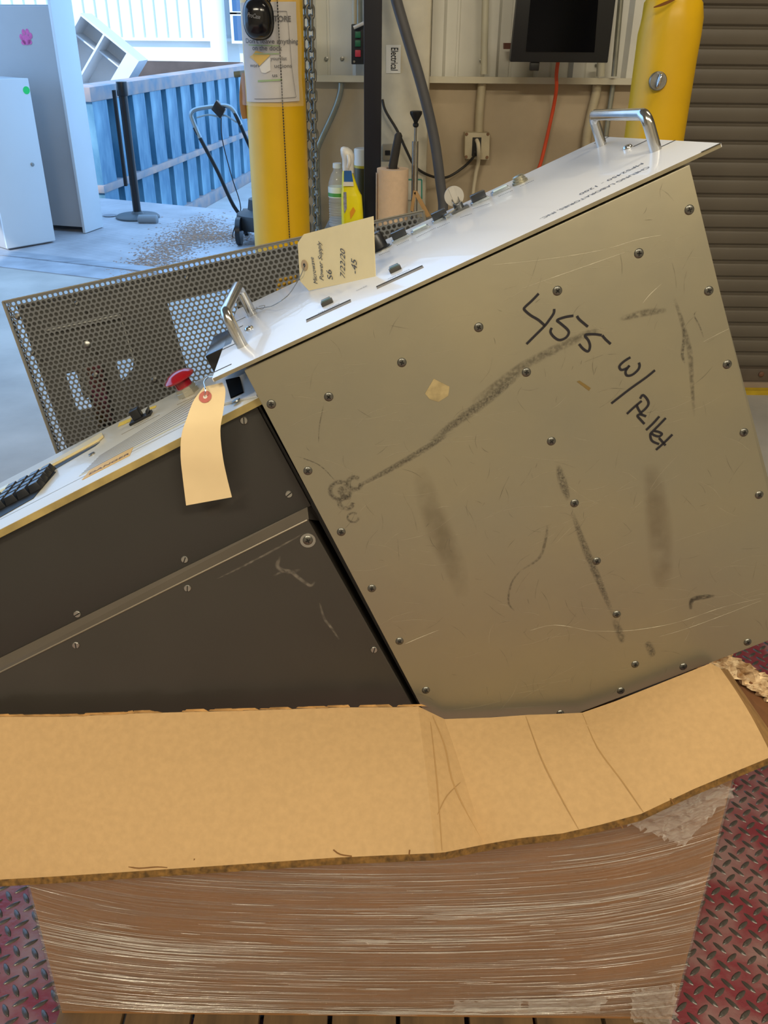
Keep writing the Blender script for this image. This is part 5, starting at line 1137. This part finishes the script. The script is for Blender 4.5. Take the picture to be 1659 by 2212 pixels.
# rocker
c = TPp(306, 905); m = MB(); m.box(c-VC*0.0015, UC*0.0135, WM*0.008, VC*0.0015); rs = m.build('toggle_switch', BLACKP, ct, bevel=0.001)
m = MB(); m.box(c-VC*0.008-UC*0.002, UC*0.0055, WM*0.006, VC*0.006); m.build('switch_lever', BLACKP, rs, bevel=0.0015)
m = MB(); m.box(c-VC*0.005+UC*0.011, UC*0.0018+VC*-0.001, WM*0.007, VC*0.003+UC*-0.001); m.build('switch_guard', BLACKP, rs, bevel=0.0008)
m = MB()
for (x0, y0), (x1, y1) in (((264, 938), (345, 896)), ((290, 920), (320, 905)), ((384, 874), (425, 855)), ((395, 862), (420, 850))):
    a, b2 = TPp(x0, y0), TPp(x1, y1); L0 = (b2-a).length; d = (b2-a)/L0; t = 0
    while t < L0: m.box(a+d*t-VC*0.0002, d*0.0005, WM*0.0008, VC*0.0001); t += 0.0018
m.build('tick_marks', mat('small_print_brown', '7b6f58', 0.5), ct, kind='stuff')
# emergency stop
c = TPp(408, 850); m = MB(); m.lathe(c, -VC, [(0.0135, 0), (0.0135, 0.005), (0.0125, 0.0055), (0.0125, 0.009), (0.0105, 0.0095)], 8); es = m.build('emergency_stop', mat('nickel_collar', 'b5b0a0', 0.28, 0.7), ct, smooth=25, label='red mushroom emergency stop button')
m = MB(); m.lathe(c, -VC, [(0.0095, 0.0095), (0.0095, 0.017), (0.0175, 0.0185), (0.0182, 0.0205), (0.0165, 0.0225), (0.011, 0.0262), (0.005, 0.0278), (0.0005, 0.0282)], 36); m.build('red_cap', mat('red_mushroom', '920d19', 0.2, coat=0.4), es, smooth=40)
inst('panel_dot', sl_me, ct, frame(TPp(199, 982), UC, WM, -VC))
# window slot and keypad
m = MB(); tpoly(m, [(62, 1047), (205, 964), (216, 955), (105, 1014), (0, 1070), (0, 1080)], 0.0001, 0.0004); m.build('window_slot', mat('slot_black', '12110f', 0.6), ct)
m = MB(); tpoly(m, [(0, 1068), (100, 1008), (222, 938), (224, 944), (214, 953), (104, 1013), (0, 1072)], 0.0004, 0.003); m.build('window_frame', mat('cream_frame', 'c9b98c', 0.5), ct)
kp = TPp(60, 1066); keym = mat('black_keycap', '1b1e24', 0.32, spec=0.5); km = MB(); KS = 0.0072
pr0 = [V((sx*KS, sy*KS, 0)) for sx, sy in ((-1, -1), (1, -1), (1, 1), (-1, 1))]; pr1 = [V((sx*KS*0.72, sy*KS*0.72, 0.0085)) for sx, sy in ((-1, -1), (1, -1), (1, 1), (-1, 1))]
A = km.pts(pr0); B = km.pts(pr1); km.face(A[::-1]); km.face(B)
for i in range(4): j = (i+1) % 4; km.face((A[i], A[j], B[j], B[i]))
key_me = meshdata(km, 'key', keym, 0, 0.0007)
m = MB(); tpoly(m, [(0, 1118), (72, 1077), (121, 1020), (104, 1014), (0, 1066), (-60, 1098), (-60, 1150)], 0.0001, 0.0006); kpad = m.build('keypad_recess', mat('slot_black', '12110f', 0.6), ct)
k0 = TPp(92, 1039, 0.0007); ku, kw = (k0-Oc).dot(UC), (k0-Oc).dot(WM)
for i in range(8):
    for j in range(4):
        a, c = ku-0.0148*i+0.002, kw+0.0148*(j-1.6)
        if i == 4 and j == 3: continue
        inst('key', key_me, ct, frame(cq2(a, -0.0007, c), UC, WM, -VC))
p_ = TPp(12, 1070, 0.0007); m = MB(); m.box(p_-VC*0.0045, UC*0.009, WM*0.006, VC*0.0045); m.build('white_key', mat('white_key_cap', 'cfd8cf', 0.4), ct, bevel=0.0008, label='white key')
# connector plate at the right end, under the rack panel
wpl = mat('white_plate', 'c9c9c6', 0.35)
m = MB(); m.prism([TPp(x, y, 0.0002) for x, y in ((462, 880), (556, 858), (566, 838), (530, 790), (470, 815))], -VC*0.002); cpn = m.build('connector_plate', wpl, ct)
m = MB(); m.prism([TPp(x, y, 0.0026) for x, y in ((499, 861), (526, 848), (518, 815), (488, 822))], -VC*0.001); m.build('opening', mat('opening_black', '070707', 0.9, spec=0.05), cpn)
m = MB(); m.lathe(TPp(510, 866, 0.0022), -VC, [(0.0045, 0), (0.004, 0.0012)], 14); m.build('plate_screw', STEEL, cpn, smooth=40)
m = MB(); write(m, 'SIEMENS' if False else '~~', TPp(480, 885, 0.0004), UC, WM, size=0.006) if False else None
# black connector block seen behind the panel end
c = PF(487, 770, -0.012) + WM*0.03
m = MB(); m.box(c, UM*0.016, WM*0.045, VM*0.012); m.build('connector_block', mat('glossy_black_block', '0e1014', 0.18, spec=0.6), co, bevel=0.002)

# second tag hanging over the console
t2p = lambda x, y, o: PT(x, y, o)
t2 = thing('manila_tag', PT(440, 840, -0.004), 'blank manila tag hanging over the side of the console', 'tag')
L2 = [(440, 836), (418, 866), (403, 905), (392, 940), (390, 985), (395, 1035), (402, 1092)]; R2 = [(480, 826), (487, 845), (482, 890), (476, 930), (481, 985), (490, 1030), (501, 1074)]
of = [0.012, 0.000, -0.010, -0.014, -0.014, -0.010, -0.006]
m = MB(); La_ = spline([t2p(x, y, o) for (x, y), o in zip(L2, of)], 5); Ra_ = spline([t2p(x, y, o) for (x, y), o in zip(R2, of)], 5); n_ = len(La_)
g1 = [[m.pts([La_[i].lerp(Ra_[i], j/4)])[0] for j in range(5)] for i in range(n_)]
for i in range(n_-1):
    for j in range(4): m.face((g1[i][j], g1[i][j+1], g1[i+1][j+1], g1[i+1][j]))
m.build('card', mat('manila_card_warm', 'dcc59a', 0.8, var=0.03, scale=30), t2, smooth=60)
ca, cb_ = La_[6].lerp(Ra_[6], 0.44), None
cc = PT(444, 858, -0.0055); xx = (Ra_[5]-La_[5]).normalized(); yy = NM.cross(xx).normalized(); nn_ = (La_[5]-La_[8]).cross(Ra_[6]-La_[6]).normalized()
if nn_.y > 0: nn_ = -nn_
yy = nn_.cross(xx).normalized()
cpt = hit(444, 858, La_[5], nn_) + nn_*0.001
ringmesh(cpt, xx, yy, 0.0020, 0.0060, 24, 0.0).build('reinforcement_ring', mat('pink_ring', 'b5655a', 0.8), t2, label='pink reinforcement ring')
b_ = MB(); b_.poly([cpt+(xx*math.cos(2*math.pi*i/16)+yy*math.sin(2*math.pi*i/16))*0.0020 for i in range(16)]); b_.build('hole', mat('pale_hole', 'd8d2c4', 0.8), t2)
m = MB(); m.tube(spline([cpt+nn_*0.001, PT(444, 842, -0.004), PT(440, 826, 0.012), PT(450, 815, 0.03), PF(470, 812, -0.004), PF(495, 802, -0.006)], 5), 0.0006, 5); m.build('tie_wire', CHROME, t2)

# ================================================================== PERFORATED ENCLOSURE behind the console
pa_ = math.radians(5); pt_ = math.radians(8); NPn = V((math.sin(pa_)*math.cos(pt_), -math.cos(pa_)*math.cos(pt_), math.sin(pt_)))
PP0 = OM + WM*0.375
PE = lambda x, y, o=0.0: hit(x, y, PP0-NPn*o, NPn)
eTL, eTR, eBL = PE(5, 652), PE(915, 455), PE(112, 990)
EU = (eTR-eTL).normalized(); EV = NPn.cross(EU); EV = EV if EV.z < 0 else -EV; EW = -NPn
wE = (eTR-eTL).length; hE = 0.46
en = thing('perforated_enclosure', eTL+EU*wE/2+EV*hE+EW*0.1, 'grey perforated metal equipment cover standing behind the console', 'equipment cover')
perf = mat('grey_perforated_metal', '6a6c6e', 0.5, 0.3, var=0.08, scale=12)
Q = lambda a, b_, c=0.0: eTL + EU*a + EV*b_ + EW*c
def perfsheet(O_, a_dir, b_dir, n_dir, wid, hei, name, parent, pitch=0.0068, rh=0.0025, skip=None):
    b_ = MB(); row_h = pitch*math.sqrt(3)/2; nrow = int(hei/row_h); ncol = int(wid/pitch); R_ = pitch/math.sqrt(3); th = 0.0010
    hexo = [(R_*math.sin(math.pi/3*k), R_*math.cos(math.pi/3*k)) for k in range(6)]
    holo = [(rh*math.sin(math.pi/6*k), rh*math.cos(math.pi/6*k)) for k in range(12)]
    for r in range(nrow):
        for c in range(ncol):
            ca, cb2 = (c+0.5+(0.5 if r % 2 else 0))*pitch, (r+0.6)*row_h
            if ca > wid-pitch*0.4: continue
            if skip and skip(ca, cb2): continue
            P_ = lambda x, y, z: O_+a_dir*(ca+x)+b_dir*(cb2+y)+n_dir*z
            o_ = b_.pts([P_(x, y, 0) for x, y in hexo]); h_ = b_.pts([P_(x, y, 0) for x, y in holo]); k_ = b_.pts([P_(x, y, -th) for x, y in holo])
            for k in range(6):
                k2 = (k+1) % 6; b_.face((o_[k], h_[2*k], h_[2*k+1], o_[k2])); b_.face((o_[k2], h_[2*k+1], h_[(2*k+2) % 12]))
            for k in range(12): l = (k+1) % 12; b_.face((h_[k], k_[k], k_[l], h_[l]))
    return b_.build(name, perf, parent)
# only the part of the sheet standing clear of the rack unit is open mesh to view; the sheet itself is complete down to the console
sheet = perfsheet(Q(0.0022, 0.0015), EU, EV, NPn, wE-0.0045, 0.362, 'perforated_front', en)
m = MB()
for a0, a1, b0, b1 in ((0, wE, 0, 0.003), (0, 0.003, 0, hE), (wE-0.003, wE, 0, hE), (0, wE, 0.362, hE)):
    m.prism([Q(a0, b0, -0.0005), Q(a1, b0, -0.0005), Q(a1, b1, -0.0005), Q(a0, b1, -0.0005)], EW*0.0012)
m.build('border', perf, en)
perfsheet(Q(0.004, 0, 0.002), EU, EW, -EV, wE-0.008, 0.0185, 'top_lip', en)
perfsheet(Q(0, 0.004, 0.002), EV, EW, -EU, 0.36, 0.0185, 'side_lip', en)
m = MB(); m.tube([Q(0, 0, 0), Q(wE, 0, 0)], 0.0012, 6); m.tube([Q(0, 0, 0), Q(0, hE, 0)], 0.0012, 6); m.tube([Q(wE, 0, 0), Q(wE, hE, 0)], 0.0012, 6); m.build('folded_edge', mat('worn_fold', '8c877b', 0.4, 0.4), en)
# inner plates leaving open windows (as seen through the mesh)
dpl = 0.021
euv = lambda x, y: ((hit(x, y, PP0+EW*dpl, EW)-eTL).dot(EU), (hit(x, y, PP0+EW*dpl, EW)-eTL).dot(EV))
inn = mat('inner_grey_plate', '5a5955', 0.6, var=0.15, scale=8)
wins = []
for q0__, q1__ in (((362, 655), (512, 812)), ((146, 802), (196, 884)), ((250, 778), (288, 822))):
    (a0, b0), (a1, b1) = euv(*q0__), euv(*q1__); wins.append((q0__, q1__))
W1_ = [euv(362, 655), euv(504, 622), euv(540, 800), euv(415, 835)]
W2_ = [euv(142, 808), euv(174, 800), euv(199, 880), euv(167, 886)]
W3_ = [euv(250, 780), euv(289, 770), euv(287, 796), euv(263, 824)]
# plate with holes: triangulated fill through bmesh
def plate_holes(outer, holes, dep_, name, mt):
    bm = bmesh.new(); edges = []
    for loop in [outer]+holes:
        vs_ = [bm.verts.new(Q(a, b_, dep_)-ORG[en]) for a, b_ in loop]
        for i in range(len(vs_)): edges.append(bm.edges.new((vs_[i], vs_[(i+1) % len(vs_)])))
    bmesh.ops.triangle_fill(bm, use_beauty=True, use_dissolve=False, edges=edges)
    me = bpy.data.meshes.new(name); bm.to_mesh(me); bm.free(); me.materials.append(mt)
    o = bpy.data.objects.new(name, me); COL.objects.link(o); o.parent = en; ORG[o] = ORG[en]; return o
plate_holes([(0.0085, 0.0085), (wE-0.006, 0.0085), (wE-0.006, 0.44), (0.0085, 0.44)], [W1_, W2_, W3_], dpl, 'inner_plate', inn)
irid = mat('iridescent_zinc', '8a7f4c', 0.3, 0.8, var=0.4, scale=30, col2='8a5068')
(a0, b0), (a1, b1) = euv(196, 780), euv(228, 905); m = MB(); m.prism([Q(*euv(192, 790), 0.008), Q(*euv(222, 782), 0.008), Q(*euv(246, 905), 0.008), Q(*euv(216, 915), 0.008)], EW*0.006); m.build('zinc_bracket', irid, en, label='iridescent zinc plated bracket')
m = MB(); m.prism([Q(*euv(166, 790), 0.011), Q(*euv(190, 783), 0.011), Q(*euv(205, 850), 0.011), Q(*euv(185, 860), 0.011)], EW*0.006); m.build('inner_box', inn, en)
# rivet and knobs on the sheet
for x, y, r in ((37, 683, 0.0042), (188, 744, 0.005), (206, 810, 0.004), (334, 820, 0.004), (166, 655, 0.003), (71, 762, 0.003), (404, 600, 0.003)):
    p_ = PE(x, y); m = MB(); m.lathe(p_, NPn, [(r, 0), (r, 0.0012), (r*0.5, 0.003)], 12); m.build('rivet', STEEL, sheet, smooth=40)
m = MB(); m.tube([Q(*euv(100, 712), 0.012), Q(*euv(262, 678), 0.012), Q(*euv(292, 775), 0.012)], 0.0012, 6); m.build('inner_edge', mat('bright_inner_edge', 'c8c8c2', 0.4, 0.3), en)
# yellow notice behind the mesh
m = MB(); m.prism([Q(*euv(598, 600), 0.008), Q(*euv(640, 592), 0.008), Q(*euv(640, 622), 0.008), Q(*euv(598, 634), 0.008)], EW*0.001); m.build('yellow_plate', mat('yellow_plate', 'c79a2c', 0.5), en, label='yellow plate behind the mesh')
# console's rear carries the enclosure
m = MB(); m.prism([Q(0.02, hE, 0.0), Q(wE-0.02, hE, 0.0), Q(wE-0.02, hE, 0.16), Q(0.02, hE, 0.16)], EV*0.004); m.build('bottom_tray', inn, en)
